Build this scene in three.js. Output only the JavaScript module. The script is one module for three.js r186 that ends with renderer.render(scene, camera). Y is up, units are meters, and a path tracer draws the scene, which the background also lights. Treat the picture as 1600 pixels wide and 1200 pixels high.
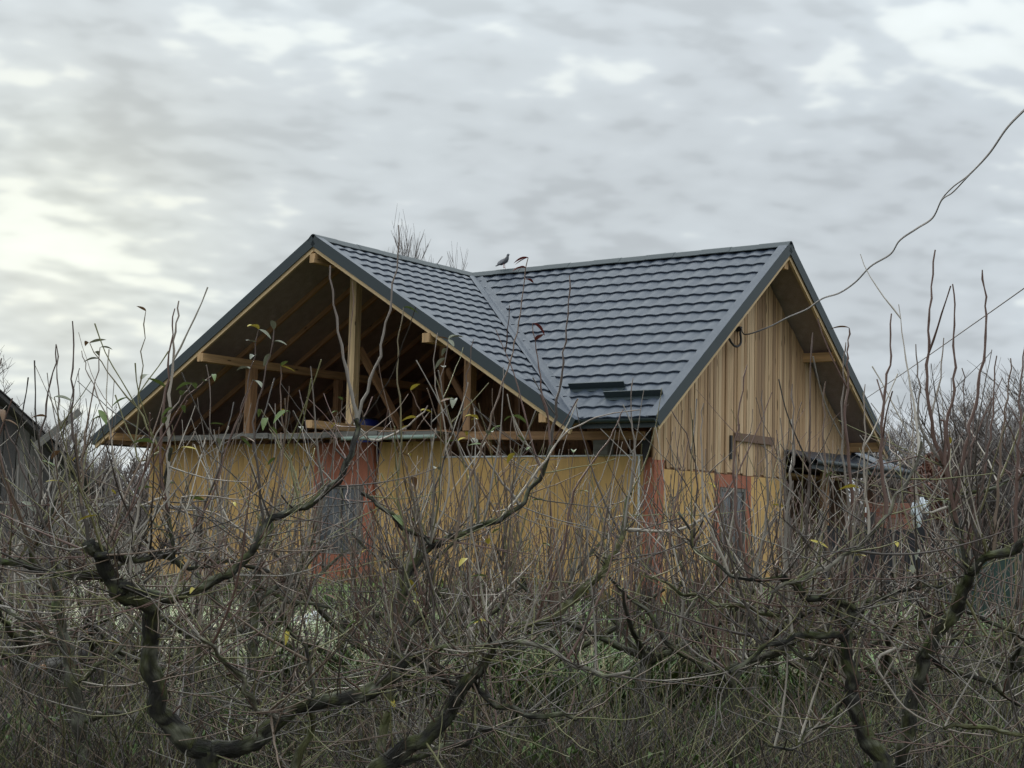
import * as THREE from 'three';
import { mergeGeometries, mergeVertices } from 'three/addons/utils/BufferGeometryUtils.js';
import { RoundedBoxGeometry } from 'three/addons/geometries/RoundedBoxGeometry.js';
import { ImprovedNoise } from 'three/addons/math/ImprovedNoise.js';

// ---------------------------------------------------------------- camera, sky, sun, exposure
const EYE = 1.7, FPX = 2393.6, PITCH = 0.092, ROLL = 0.024;
const scene = new THREE.Scene();
const camera = new THREE.PerspectiveCamera(2 * Math.atan(600 / FPX) * 180 / Math.PI, 4 / 3, 0.1, 1500);
camera.position.set(0, EYE, 0);
camera.rotation.order = 'YXZ';
camera.rotation.set(PITCH, 0, ROLL);
scene.add(camera);
const renderer = new THREE.WebGLRenderer({ antialias: true });
renderer.toneMapping = THREE.LinearToneMapping;
renderer.toneMappingExposure = 2.55;
renderer.shadowMap.enabled = true;

const cP = Math.cos(PITCH), sP = Math.sin(PITCH), cR = Math.cos(ROLL), sR = Math.sin(ROLL);
function rayDir(px, py) {                    // direction of a photograph pixel (1600 x 1200), forward component 1
  const X = px - 800, Y = py - 600, a = cR * X + sR * Y, b = -sR * X + cR * Y;
  const up = -b * cP + FPX * sP, fw = FPX * cP + b * sP;
  return new THREE.Vector3(a / fw, up / fw, -1);
}
const at = (px, py, d) => { const r = rayDir(px, py); return new THREE.Vector3(r.x * d, EYE + r.y * d, -d); };

function mulberry(a) { return () => { a |= 0; a = a + 0x6D2B79F5 | 0; let t = Math.imul(a ^ a >>> 15, 1 | a); t = t + Math.imul(t ^ t >>> 7, 61 | t) ^ t; return ((t ^ t >>> 14) >>> 0) / 4294967296; }; }
const PN = new ImprovedNoise();
function fbm3(x, y, z, o) { let s = 0, a = 0.5, f = 1; for (let i = 0; i < o; i++) { s += a * PN.noise(x * f + i * 17.3, y * f + i * 5.1, z * f + i * 9.7); a *= 0.5; f *= 2.03; } return s; }
const sstep = (a, b, x) => { const t = Math.min(1, Math.max(0, (x - a) / (b - a))); return t * t * (3 - 2 * t); };

{ // overcast sky with torn cloud, brighter and warmer where the low sun stands behind it
  const W = 2048, H = 2048, data = new Float32Array(W * H * 4);
  const glow = rayDir(90, 400).normalize();
  for (let j = 0; j < H; j++) {
    const el = ((j + 0.5) / H - 0.5) * Math.PI, y = Math.sin(el), c = Math.cos(el);
    for (let i = 0; i < W; i++) {
      const k = (j * W + i) * 4;
      if (y < -0.06) { data[k] = 0.28; data[k + 1] = 0.29; data[k + 2] = 0.30; data[k + 3] = 1; continue; }
      const az = ((i + 0.5) / W - 0.5) * 2 * Math.PI, x = Math.cos(az) * c, z = Math.sin(az) * c;
      const q = 1 / (Math.max(y, 0) + 0.34), X = x * q, Z = z * q;
      const wx = fbm3(X * 2.2, Z * 2.2, 3.1, 4), wz = fbm3(X * 2.2, Z * 2.2, 8.7, 4);
      const big = fbm3(X * 1.6 + wx * 0.5, Z * 2.0 + wz * 0.5 + X * 0.3, 1.7, 4);
      const mid = fbm3(X * 5.0 + wx * 0.9 + 7, Z * 7.5 + wz * 0.9 + X * 0.8, 4.4, 5);
      const fine = fbm3(X * 16 + wx * 1.2 + 3, Z * 24 + wz * 1.2 + X * 2, 6.2, 5);
      let L = 0.262 + 0.075 * big + 0.04 * mid + 0.035 * fine;
      const gap = sstep(0.07, 0.27, big * 0.75 + mid * 0.6 + fine * 0.6);
      L += 0.052 * gap - 0.020 * sstep(0.06, 0.24, -mid * 0.7 - fine * 0.7 - big * 0.1);
      const g = x * glow.x + y * glow.y + z * glow.z, ang = Math.acos(Math.min(1, g));
      const gl = Math.exp(-Math.pow(ang / 0.11, 2)), gw = Math.exp(-Math.pow(ang / 0.40, 2));
      const band = 0.45 + 0.55 * sstep(-0.12, 0.16, mid * 0.9 + fine * 0.6 + big * 0.3);
      L += 0.04 * gl * band + 0.012 * gw;
      L *= 1 + 2.0 * sstep(0.22, 1.0, y);          // an overcast sky is about three times as bright overhead as near the horizon
      const wr = Math.min(1, gl * 0.7 + gw * 0.18 + gap * 0.35), cool = sstep(-0.25, 0.2, big);
      data[k] = L * (0.905 + 0.075 * wr + 0.01 * (1 - cool));
      data[k + 1] = L * (0.998 + 0.02 * wr);
      data[k + 2] = L * (1.065 - 0.14 * wr);
      data[k + 3] = 1;
    }
  }
  const t = new THREE.DataTexture(data, W, H, THREE.RGBAFormat, THREE.FloatType);
  t.mapping = THREE.EquirectangularReflectionMapping; t.magFilter = t.minFilter = THREE.LinearFilter; t.wrapS = THREE.RepeatWrapping; t.needsUpdate = true;
  scene.background = t; scene.environment = t;
}
{ // weak sun behind the cloud, low on the left beyond the house
  const sun = new THREE.DirectionalLight(new THREE.Color().setRGB(1, 0.94, 0.84), 0.6);
  const d = rayDir(60, 395).normalize().setY(0.34).normalize();
  sun.position.copy(d.multiplyScalar(90)); sun.target.position.set(0, 0, -20); sun.position.add(sun.target.position);
  sun.castShadow = true; sun.shadow.radius = 30; sun.shadow.mapSize.set(2048, 2048);
  const sc = sun.shadow.camera; sc.left = -40; sc.right = 40; sc.top = 30; sc.bottom = -30; sc.near = 1; sc.far = 200;
  scene.add(sun, sun.target);
}

// ---------------------------------------------------------------- helpers
const used = new Map();
function numbered(n) { const k = used.get(n) || 0; used.set(n, k + 1); return k ? `${n}_${String(k).padStart(3, '0')}` : n; }
function tag(o, label, category, group) { o.userData.label = label; o.userData.category = category; if (group) o.userData.group = group; return o; }
function mesh(name, geo, mat, parent) { const m = new THREE.Mesh(geo, mat); m.name = name; m.castShadow = m.receiveShadow = true; (parent || scene).add(m); return m; }
function top(name, geo, mat, label, category, group) { return tag(mesh(numbered(name), geo, mat, scene), label, category, group); }
function thing(name, label, category, pos, turn = 0, group) { const g = new THREE.Group(); g.name = numbered(name); if (pos) g.position.copy(pos); g.rotation.y = turn; scene.add(g); return tag(g, label, category, group); }
function structure(name, geo, mat) { const m = mesh(numbered(name), geo, mat, scene); m.userData.kind = 'structure'; return m; }
const V = (x, y, z) => new THREE.Vector3(x, y, z);
const rgb = (r, g, b) => new THREE.Color().setRGB(r, g, b);

function texOf(n, fn, srgb) {
  const d = new Uint8Array(n * n * 4);
  for (let j = 0; j < n; j++) for (let i = 0; i < n; i++) { const c = fn(i / n, j / n), k = (j * n + i) * 4; for (let q = 0; q < 3; q++) d[k + q] = Math.max(0, Math.min(255, Math.round(c[q] * 255))); d[k + 3] = 255; }
  const t = new THREE.DataTexture(d, n, n); t.wrapS = t.wrapT = THREE.RepeatWrapping; t.magFilter = THREE.LinearFilter; t.minFilter = THREE.LinearMipmapLinearFilter; t.generateMipmaps = true;
  if (srgb) t.colorSpace = THREE.SRGBColorSpace; t.needsUpdate = true; return t;
}
function tn(u, v, fx, fy, seed, o = 4) { // tileable fbm, about -0.5..0.5
  let s = 0, a = 0.5; const P2 = Math.PI * 2;
  for (let i = 0; i < o; i++) { const rx = fx * 0.16, ry = fy * 0.16;
    const A = PN.noise(u * fx, v * fy, seed), B = PN.noise((u - 1) * fx, v * fy, seed), C = PN.noise(u * fx, (v - 1) * fy, seed), D = PN.noise((u - 1) * fx, (v - 1) * fy, seed);
    s += a * ((A * (1 - u) + B * u) * (1 - v) + (C * (1 - u) + D * u) * v); a *= 0.55; fx *= 2; fy *= 2; seed += 7.7; }
  return s;
}
const rep = (t, x, y) => { const c = t.clone(); c.repeat.set(x, y); c.needsUpdate = true; return c; };

// textures: value 1 = unchanged material colour
const barkMap = texOf(256, (u, v) => { const a = tn(u, v, 14, 5, 1), b = tn(u, v, 5, 4, 9), m = sstep(0.05, 0.3, tn(u, v, 4, 3, 21)); const k = 0.72 + 0.5 * a + 0.25 * b; return [k * (1 - 0.12 * m), k * (1 + 0.02 * m), k * (1 - 0.3 * m)]; }, true);
const barkBump = texOf(256, (u, v) => { const k = 0.5 + 0.7 * tn(u, v, 16, 5, 1) + 0.25 * tn(u, v, 30, 18, 4); return [k, k, k]; });
const woodMap = texOf(512, (u, v) => { // planed board, grain along v
  const w = tn(u, v, 3, 2, 5, 3) * 0.25, g = Math.sin((u + w) * Math.PI * 2 * 9) * 0.5 + 0.5, f = tn(u, v, 60, 3, 8, 3), st = tn(u, v, 6, 2, 14, 3);
  let kn = 0; for (const [kx, ky, r] of [[0.2, 0.3, 0.02], [0.62, 0.71, 0.026], [0.83, 0.12, 0.018], [0.4, 0.93, 0.02], [0.11, 0.62, 0.016]]) { const dx = (u - kx), dy = (v - ky) * 0.55; kn = Math.max(kn, 1 - sstep(r * 0.4, r, Math.hypot(dx, dy))); }
  const k = 0.84 + 0.09 * g + 0.25 * f + 0.18 * st - 0.42 * kn; return [k, k * (0.985 + 0.03 * f), k * (0.97 + 0.1 * f - 0.06 * kn)]; }, true);
const woodBump = texOf(256, (u, v) => { const k = 0.5 + 0.6 * tn(u, v, 40, 3, 8, 3); return [k, k, k]; });
const stainMap = texOf(256, (u, v) => { const k = 0.93 + 0.16 * tn(u, v, 5, 3, 31) + 0.12 * tn(u, v, 26, 7, 12) + 0.1 * tn(u, v, 60, 60, 3, 2); return [k, k, k * 0.99]; }, true);
const grainMap = texOf(256, (u, v) => { const k = 0.92 + 0.2 * tn(u, v, 6, 6, 2) + 0.18 * tn(u, v, 40, 40, 5, 2); return [k, k, k]; }, true);
const grainBump = texOf(256, (u, v) => { const k = 0.5 + 0.5 * tn(u, v, 12, 12, 2) + 0.4 * tn(u, v, 60, 60, 5, 2); return [k, k, k]; });
const metalRough = texOf(256, (u, v) => { const k = 0.42 + 0.2 * tn(u, v, 5, 5, 41) + 0.12 * tn(u, v, 30, 30, 44); return [k, k, k]; });
const groundMap = texOf(512, (u, v) => { const g = sstep(-0.1, 0.16, tn(u, v, 5, 5, 51)), f = tn(u, v, 60, 60, 55, 3), c = tn(u, v, 18, 18, 58, 3); const k = 0.8 + 0.7 * f + 0.5 * c;
  return [k * (0.36 * g + 0.40 * (1 - g)), k * (0.40 * g + 0.33 * (1 - g)), k * (0.20 * g + 0.25 * (1 - g))]; }, true);

const std = (color, rough, o = {}) => new THREE.MeshStandardMaterial({ color, roughness: rough, side: THREE.DoubleSide, ...o });
const M = {
  roof: std(rgb(0.034, 0.046, 0.066), 1, { roughnessMap: metalRough, metalness: 0.0 }),
  trim: std(rgb(0.026, 0.038, 0.042), 0.5, { roughnessMap: null }),
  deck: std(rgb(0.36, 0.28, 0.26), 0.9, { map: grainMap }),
  timber: std(rgb(0.62, 0.40, 0.20), 0.75, { map: woodMap, bumpMap: woodBump, bumpScale: 0.002 }),
  timberRed: std(rgb(0.47, 0.27, 0.14), 0.8, { map: woodMap, bumpMap: woodBump, bumpScale: 0.002 }),
  batten: std(rgb(0.74, 0.55, 0.31), 0.7, { map: woodMap }),
  yellow: std(rgb(0.68, 0.425, 0.165), 0.85, { map: stainMap, bumpMap: grainBump, bumpScale: 0.003 }),
  yellow2: std(rgb(0.65, 0.40, 0.15), 0.85, { map: stainMap, bumpMap: grainBump, bumpScale: 0.003 }),
  red: std(rgb(0.42, 0.145, 0.085), 0.85, { map: stainMap, bumpMap: grainBump, bumpScale: 0.003 }),
  plinth: std(rgb(0.24, 0.10, 0.065), 0.9, { map: stainMap, bumpMap: grainBump, bumpScale: 0.006 }),
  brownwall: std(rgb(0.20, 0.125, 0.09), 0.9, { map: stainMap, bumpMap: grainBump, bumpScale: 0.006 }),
  greywood: std(rgb(0.20, 0.195, 0.18), 0.9, { map: woodMap, bumpMap: woodBump, bumpScale: 0.004 }),
  greendull: std(rgb(0.26, 0.33, 0.28), 0.6),
  white: std(rgb(0.72, 0.74, 0.74), 0.6, { map: grainMap }),
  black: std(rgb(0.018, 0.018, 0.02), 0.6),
  cable: std(rgb(0.10, 0.10, 0.105), 0.6),
  blue: std(rgb(0.015, 0.03, 0.22), 0.4),
  steel: std(rgb(0.35, 0.36, 0.37), 0.45, { metalness: 0.7 }),
  glass: new THREE.MeshPhysicalMaterial({ color: rgb(0.10, 0.11, 0.12), roughness: 0.06, metalness: 0.0, transmission: 0.25, thickness: 0, side: THREE.DoubleSide }),
  net: std(rgb(0.022, 0.022, 0.026), 0.9, { map: grainMap }),
  greennet: std(rgb(0.03, 0.06, 0.05), 0.9, { map: grainMap }),
  slate: std(rgb(0.085, 0.078, 0.074), 0.85, { map: grainMap, bumpMap: grainBump, bumpScale: 0.01 }),
  ground: std(rgb(0.34, 0.32, 0.28), 1, { map: rep(groundMap, 1, 1), bumpMap: grainBump, bumpScale: 0.03 }),
  bark: std(rgb(1, 1, 1), 0.9, { vertexColors: true, map: barkMap, bumpMap: barkBump, bumpScale: 0.02 }),
  twig: std(rgb(1, 1, 1), 0.55, { vertexColors: true }),
};
const boardMats = [[0.70, 0.50, 0.30], [0.62, 0.42, 0.24], [0.75, 0.555, 0.35], [0.54, 0.355, 0.20], [0.66, 0.46, 0.275], [0.42, 0.28, 0.165]].map(c => std(rgb(...c), 0.8, { map: woodMap, bumpMap: woodBump, bumpScale: 0.002 }));

function uvBox(w, h, d, ou = 0, ov = 0, long = 1) { // box with uv in metres; grain (v) along axis `long`
  const g = new THREE.BoxGeometry(w, h, d); const p = g.attributes.position, n = g.attributes.normal, uv = g.attributes.uv;
  for (let i = 0; i < p.count; i++) { const P = [p.getX(i), p.getY(i), p.getZ(i)], N = [Math.abs(n.getX(i)), Math.abs(n.getY(i)), Math.abs(n.getZ(i))];
    const ax = N[0] > 0.5 ? [1, 2] : N[1] > 0.5 ? [0, 2] : [0, 1]; let a = P[ax[0]], b = P[ax[1]]; if (ax[0] === long) { const t = a; a = b; b = t; }
    uv.setXY(i, a + ou, b * 0.5 + ov); }
  return g;
}
let rsU = mulberry(77);
function beam(p, q, w, h, upv) { // rectangular timber from p to q; w across, h along upv
  const d = q.clone().sub(p), L = d.length(); d.normalize(); const up = (upv || V(0, 1, 0)).clone(); up.addScaledVector(d, -up.dot(d)); if (up.lengthSq() < 1e-6) up.set(1, 0, 0).addScaledVector(d, -d.x); up.normalize();
  const x = new THREE.Vector3().crossVectors(up, d).normalize();
  const g = uvBox(w, h, L, rsU() * 3, rsU() * 3, 2); g.applyMatrix4(new THREE.Matrix4().makeBasis(x, up, d)); const m = p.clone().add(q).multiplyScalar(0.5); g.translate(m.x, m.y, m.z); return g;
}
function boxAt(cx, cy, cz, w, h, d, long = 1) { const g = uvBox(w, h, d, rsU() * 3, rsU() * 3, long); g.translate(cx, cy, cz); return g; }
function prism(poly, off, uAx, vAx) { // flat polygon pushed along off; uv in metres
  const tri = THREE.ShapeUtils.triangulateShape(poly.map(p => new THREE.Vector2(p.dot(uAx), p.dot(vAx))), []); const pos = [], uv = [];
  const put = p => { pos.push(p.x, p.y, p.z); uv.push(p.dot(uAx), p.dot(vAx)); };
  for (const t of tri) { t.forEach(i => put(poly[i])); [t[2], t[1], t[0]].forEach(i => put(poly[i].clone().add(off))); }
  for (let i = 0; i < poly.length; i++) { const a = poly[i], b = poly[(i + 1) % poly.length], c = b.clone().add(off), d = a.clone().add(off); [a, c, b, a, d, c].forEach(put); }
  const g = new THREE.BufferGeometry(); g.setAttribute('position', new THREE.Float32BufferAttribute(pos, 3)); g.setAttribute('uv', new THREE.Float32BufferAttribute(uv, 2)); g.computeVertexNormals(); return g;
}
class Tubes { // tapered tubes with a colour each, collected into one geometry
  constructor() { this.p = []; this.n = []; this.t = []; this.c = []; this.i = []; }
  add(pts, rad, sides, col, colEnd, lump = 0) {
    const N = pts.length, T = new THREE.Vector3(), U = new THREE.Vector3(), B = new THREE.Vector3(); let base = this.p.length / 3, len = 0;
    T.subVectors(pts[1], pts[0]).normalize(); U.set(Math.abs(T.y) > 0.9 ? 1 : 0, Math.abs(T.y) > 0.9 ? 0 : 1, 0).addScaledVector(T, -(Math.abs(T.y) > 0.9 ? T.x : T.y)).normalize();
    for (let k = 0; k < N; k++) {
      if (k) len += pts[k].distanceTo(pts[k - 1]);
      T.subVectors(pts[Math.min(N - 1, k + 1)], pts[Math.max(0, k - 1)]).normalize(); U.addScaledVector(T, -U.dot(T)).normalize(); B.crossVectors(T, U);
      const r = rad[k], f = k / (N - 1), cr = col[0] + (colEnd ? (colEnd[0] - col[0]) * f : 0), cg = col[1] + (colEnd ? (colEnd[1] - col[1]) * f : 0), cb = col[2] + (colEnd ? (colEnd[2] - col[2]) * f : 0);
      for (let s = 0; s <= sides; s++) { const a = (s % sides) / sides * Math.PI * 2, ca = Math.cos(a), sa = Math.sin(a), nx = U.x * ca + B.x * sa, ny = U.y * ca + B.y * sa, nz = U.z * ca + B.z * sa;
        const rr = lump ? r * (1 + lump * (fbm3(pts[k].x * 13 + nx, pts[k].y * 13 + ny, pts[k].z * 13 + nz, 3) * 1.3 + 0.5 * fbm3(pts[k].x * 40 + nx * 2, pts[k].y * 40 + ny * 2, pts[k].z * 40 + nz * 2, 2))) : r;
        this.p.push(pts[k].x + nx * rr, pts[k].y + ny * rr, pts[k].z + nz * rr); this.n.push(nx, ny, nz); this.t.push(s / sides * Math.max(0.06, r * 6.28) * 3, len * 2.2);
        if (lump) { // moss and lichen patches
          const m = fbm3(pts[k].x * 9 + 31, pts[k].y * 9, pts[k].z * 9 + nx, 3), w = sstep(-0.04, 0.16, m + 0.10 * ny), l = sstep(0.10, 0.20, fbm3(pts[k].x * 22, pts[k].y * 22 + ny, pts[k].z * 22 + nz, 2));
          const gr = [0.14, 0.15, 0.045], li = [0.33, 0.33, 0.24]; let c = [cr, cg, cb].map((q, i) => q + (gr[i] - q) * w * 0.75); c = c.map((q, i) => q + (li[i] - q) * l * 0.7); this.c.push(...c);
        } else this.c.push(cr, cg, cb); }
    }
    for (let k = 0; k < N - 1; k++) for (let s = 0; s < sides; s++) { const a = base + k * (sides + 1) + s, b = a + sides + 1; this.i.push(a, a + 1, b, a + 1, b + 1, b); }
    const cap = (k, dir) => { const c0 = base + k * (sides + 1), id = this.p.length / 3; T.subVectors(pts[Math.min(N - 1, k + 1)], pts[Math.max(0, k - 1)]).normalize().multiplyScalar(dir);
      this.p.push(pts[k].x + T.x * rad[k] * 0.4, pts[k].y + T.y * rad[k] * 0.4, pts[k].z + T.z * rad[k] * 0.4); this.n.push(T.x, T.y, T.z); this.t.push(0, 0); this.c.push(...(k && colEnd ? colEnd : col));
      for (let s = 0; s < sides; s++) dir > 0 ? this.i.push(c0 + s, c0 + s + 1, id) : this.i.push(c0 + s + 1, c0 + s, id); };
    cap(N - 1, 1); if (lump) cap(0, -1);
  }
  build() { const g = new THREE.BufferGeometry(); g.setAttribute('position', new THREE.Float32BufferAttribute(this.p, 3)); g.setAttribute('normal', new THREE.Float32BufferAttribute(this.n, 3)); g.setAttribute('uv', new THREE.Float32BufferAttribute(this.t, 2)); g.setAttribute('color', new THREE.Float32BufferAttribute(this.c, 3)); g.setIndex(this.i); return g; }
}
const plainTube = (pts, r, sides = 8, seg) => new THREE.TubeGeometry(new THREE.CatmullRomCurve3(pts), seg || pts.length * 5, r, sides, false);

// ---------------------------------------------------------------- ground
{
  const g = new THREE.PlaneGeometry(900, 900, 90, 90); g.rotateX(-Math.PI / 2); const p = g.attributes.position, uv = g.attributes.uv;
  for (let i = 0; i < p.count; i++) { const x = p.getX(i), z = p.getZ(i); p.setY(i, -0.02 - 0.1 * Math.abs(fbm3(x * 0.05, z * 0.05, 2, 2)) * (Math.hypot(x, z + 30) > 14 ? 1 : 0)); uv.setXY(i, x / 4, z / 4); }
  g.computeVertexNormals(); structure('ground', g, M.ground);
}

// ---------------------------------------------------------------- the house
const YAW = 0.631, JX = -0.939, JZ = -33.463, RIDGE = 7.14, EAVE = 3.5;
const house = thing('timber_house', 'unfinished house with dark metal tile roof, open timber gable and ochre walls', 'house', V(JX, 0, JZ), -YAW);
house.updateMatrixWorld(true);
const HW = (u, h, v) => house.localToWorld(V(u, h, v));
const HL = (px, py) => { const inv = house.matrixWorld.clone().invert(), o = camera.position.clone().applyMatrix4(inv), d = rayDir(px, py).transformDirection(inv); return [o, d]; };
const hitU = (px, py, u) => { const [o, d] = HL(px, py), t = (u - o.x) / d.x; return o.addScaledVector(d, t); };
const hitV = (px, py, v) => { const [o, d] = HL(px, py), t = (v - o.z) / d.z; return o.addScaledVector(d, t); };
const W1 = 4.855, A5 = 5.05, B7 = 7.67, P6 = 6.04, QL = 6.35, W2 = 4.86;
const TM = (RIDGE - EAVE) / W1, TC = (RIDGE - EAVE) / P6;      // slopes of main and cross roof
const hm = v => RIDGE - TM * Math.abs(v), hc = u => RIDGE - TC * Math.abs(u);
const pm = (u, v, d = 0) => V(u, hm(v) + d, v), pc = (u, v, d = 0) => V(u, hc(u) + d, v);
const X = V(1, 0, 0), Y = V(0, 1, 0), Z = V(0, 0, 1);

{ // roof decks, underside seen in the open gable and at the overhangs
  const dn = V(0, -0.05, 0);
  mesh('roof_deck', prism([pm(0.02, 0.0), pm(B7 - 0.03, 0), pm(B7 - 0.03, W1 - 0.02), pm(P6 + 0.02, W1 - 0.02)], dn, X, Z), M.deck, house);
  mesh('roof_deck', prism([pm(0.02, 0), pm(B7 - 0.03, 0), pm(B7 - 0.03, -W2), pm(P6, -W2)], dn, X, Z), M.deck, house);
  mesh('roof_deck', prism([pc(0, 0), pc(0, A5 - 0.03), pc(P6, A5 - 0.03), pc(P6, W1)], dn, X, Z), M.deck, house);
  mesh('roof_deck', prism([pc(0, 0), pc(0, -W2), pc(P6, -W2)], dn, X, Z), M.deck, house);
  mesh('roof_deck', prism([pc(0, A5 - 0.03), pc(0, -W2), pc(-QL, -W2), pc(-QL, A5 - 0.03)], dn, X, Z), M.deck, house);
}
{ // stamped metal tiles, one mesh each on the two slopes in view
  const LAM = 0.312, COURSE = 0.357, NX = 8;
  const wave = x => { const f = x / LAM - Math.floor(x / LAM); return 0.021 * Math.pow(0.5 - 0.5 * Math.cos(f * Math.PI * 2), 0.75); };
  function tile(O, ex, es, n, xa0, xa1, xb0, xb1, s0, s1) { // a: upper edge x range, b: lower edge
    const pos = [], idx = [], uv = [], P = (x, s, h) => { const q = O.clone().addScaledVector(ex, x).addScaledVector(es, s).addScaledVector(n, h); pos.push(q.x, q.y, q.z); uv.push(x * 0.5, s * 0.5); };
    for (let i = 0; i <= NX; i++) { const f = i / NX, xa = xa0 + (xa1 - xa0) * f, xb = xb0 + (xb1 - xb0) * f, xm = (xa + xb) / 2; P(xa, s0, 0.010 + wave(xa)); P(xm, (s0 + s1) / 2, 0.025 + wave(xm)); P(xb, s1 - 0.012, 0.040 + wave(xb)); }
    for (let i = 0; i < NX; i++) for (let j = 0; j < 2; j++) { const a = i * 3 + j, b = a + 3; idx.push(a, a + 1, b, b, a + 1, b + 1); }
    const k = pos.length / 3; for (let i = 0; i <= NX; i++) { const f = i / NX, xb = xb0 + (xb1 - xb0) * f; P(xb, s1 - 0.012, 0.040 + wave(xb)); P(xb, s1 + 0.003, 0.034 + wave(xb)); P(xb, s1 - 0.002, 0.008 + wave(xb)); }
    for (let i = 0; i < NX; i++) for (let j = 0; j < 2; j++) { const a = k + i * 3 + j, b = a + 3; idx.push(a, a + 1, b, b, a + 1, b + 1); }
    const g = new THREE.BufferGeometry(); g.setAttribute('position', new THREE.Float32BufferAttribute(pos, 3)); g.setAttribute('uv', new THREE.Float32BufferAttribute(uv, 2)); g.setIndex(idx); g.computeVertexNormals(); return g;
  }
  const seam = V(0, 0, 0);
  function slope(name, O, ex, es, n, len, x0, x1, cut, dir, far) { // cut(s): x of the valley; dir +1 when the valley bounds x from below
    const rows = Math.round(len / COURSE), cs = len / rows, sheet = [];
    const corner = (x, s) => O.clone().addScaledVector(ex, x).addScaledVector(es, s).addScaledVector(n, 0.006);
    const base = mesh('roof_sheet', prism(dir > 0 ? [corner(cut(0), 0), corner(x1, 0), corner(x1, len), corner(cut(len), len)] : [corner(x0, 0), corner(cut(0), 0), corner(cut(len), len), corner(x0, len)], n.clone().multiplyScalar(0.008), ex, es), M.roof, house);
    const loose = [];
    for (let r = 0; r < rows; r++) { const s0 = r * cs + (r ? 0 : 0.06), s1 = (r + 1) * cs, va = cut(s0), vb = cut(s1);
      for (let k = Math.floor(x0 / LAM) - 1; k * LAM < x1; k++) {
        let a0 = k * LAM, a1 = a0 + LAM, b0 = a0, b1 = a1; a0 = Math.max(a0, x0); b0 = Math.max(b0, x0); a1 = Math.min(a1, x1); b1 = Math.min(b1, x1);
        if (dir > 0) { a0 = Math.max(a0, va); b0 = Math.max(b0, vb); } else { a1 = Math.min(a1, va); b1 = Math.min(b1, vb); }
        a1 = Math.max(a1, a0); b1 = Math.max(b1, b0); if (a1 - a0 + b1 - b0 < 0.03) continue;
        const g = tile(O, ex, es, n, a0, a1, b0, b1, s0, s1);
        if (far && far(a0, r)) loose.push(g); else mesh('roof_tile', g, M.roof, base); } }
    if (loose.length) { const m = mesh('roof_tiles', mergeGeometries(loose), M.roof, base); m.userData.kind = 'stuff'; }
  }
  const lm = Math.hypot(W1, RIDGE - EAVE), esM = V(0, -(RIDGE - EAVE) / lm, W1 / lm), nM = V(0, W1 / lm, (RIDGE - EAVE) / lm);
  slope('main', V(0, RIDGE, 0), X, esM, nM, lm, 0, B7 - 0.02, s => s / lm * P6 + 0.10, 1);
  const lc = Math.hypot(P6, RIDGE - EAVE), esC = V(P6 / lc, -(RIDGE - EAVE) / lc, 0), nC = V((RIDGE - EAVE) / lc, P6 / lc, 0);
  slope('cross', V(0, RIDGE, 0), Z, esC, nC, lc, 0, A5 - 0.02, s => s / lc * W1 + 0.10, 1, (x, r) => x < 2.35 || r < 2);
  // slopes turned away from the view
  const off = V(0, 0.03, 0);
  mesh('roof_sheet', prism([pm(0.1, -0.02, 0.004), pm(B7 - 0.02, -0.02, 0.004), pm(B7 - 0.02, -W2, 0.004), pm(P6 + 0.05, -W2, 0.004)], off, X, Z), M.roof, house);
  mesh('roof_sheet', prism([pc(-0.02, A5 - 0.02, 0.004), pc(-0.02, -W2, 0.004), pc(-QL, -W2, 0.004), pc(-QL, A5 - 0.02, 0.004)], off, X, Z), M.roof, house);
  mesh('roof_sheet', prism([pc(0.02, -0.1, 0.004), pc(0.02, -W2, 0.004), pc(P6 - 0.05, -W2, 0.004)], off, X, Z), M.roof, house);
  // valley flashing
  const vd = V(P6, -(RIDGE - EAVE), W1).normalize();
  const a = pm(0.0, 0, 0.062), w = 0.13;
  const vf = (du, dv, lift) => [0, 1].map(f => V(P6 * f + du, 0, W1 * f + dv));
  const vm = [V(0.06, RIDGE + 0.05, 0), V(0.06 + w * 1.5, RIDGE + 0.055, 0.03), V(P6 + w * 1.5, EAVE + 0.055, W1 + 0.01), V(P6 + 0.02, EAVE + 0.045, W1 + 0.01)];
  const vc = [V(0.06, RIDGE + 0.05, 0), V(P6 + 0.02, EAVE + 0.045, W1 + 0.01), V(P6 - 0.02, EAVE + 0.075, W1 + 0.19), V(0.0, RIDGE + 0.055, 0.17)];
  mesh('valley_flashing', prism(vm, V(0, 0.006, 0), X, Z), M.roof, house); mesh('valley_flashing', prism(vc, V(0, 0.006, 0), X, Z), M.roof, house);
  // ridge caps: overlapping lengths
  const capProfile = (() => { const s = new THREE.Shape(); s.moveTo(-0.15, -0.085); s.lineTo(-0.05, 0.015); s.quadraticCurveTo(0, 0.05, 0.05, 0.015); s.lineTo(0.15, -0.085); s.lineTo(0.147, -0.10); s.lineTo(0.05, -0.002); s.quadraticCurveTo(0, 0.03, -0.05, -0.002); s.lineTo(-0.147, -0.10); return s; })();
  const caps = (from, to, axis, y) => { const n = Math.ceil((to - from) / 0.66), L = (to - from) / n; for (let i = 0; i < n; i++) { const g = new THREE.ExtrudeGeometry(capProfile, { depth: L + 0.03, bevelEnabled: false }); if (axis === 'x') g.rotateY(Math.PI / 2); const e = from + i * L, j = (i % 2) * 0.006; g.translate(axis === 'x' ? e : 0, y + j, axis === 'x' ? 0 : e); mesh('ridge_cap', g, M.trim, house); } };
  caps(0.05, B7, 'x', RIDGE + 0.065); caps(0, A5, 'z', RIDGE + 0.065);
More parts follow.
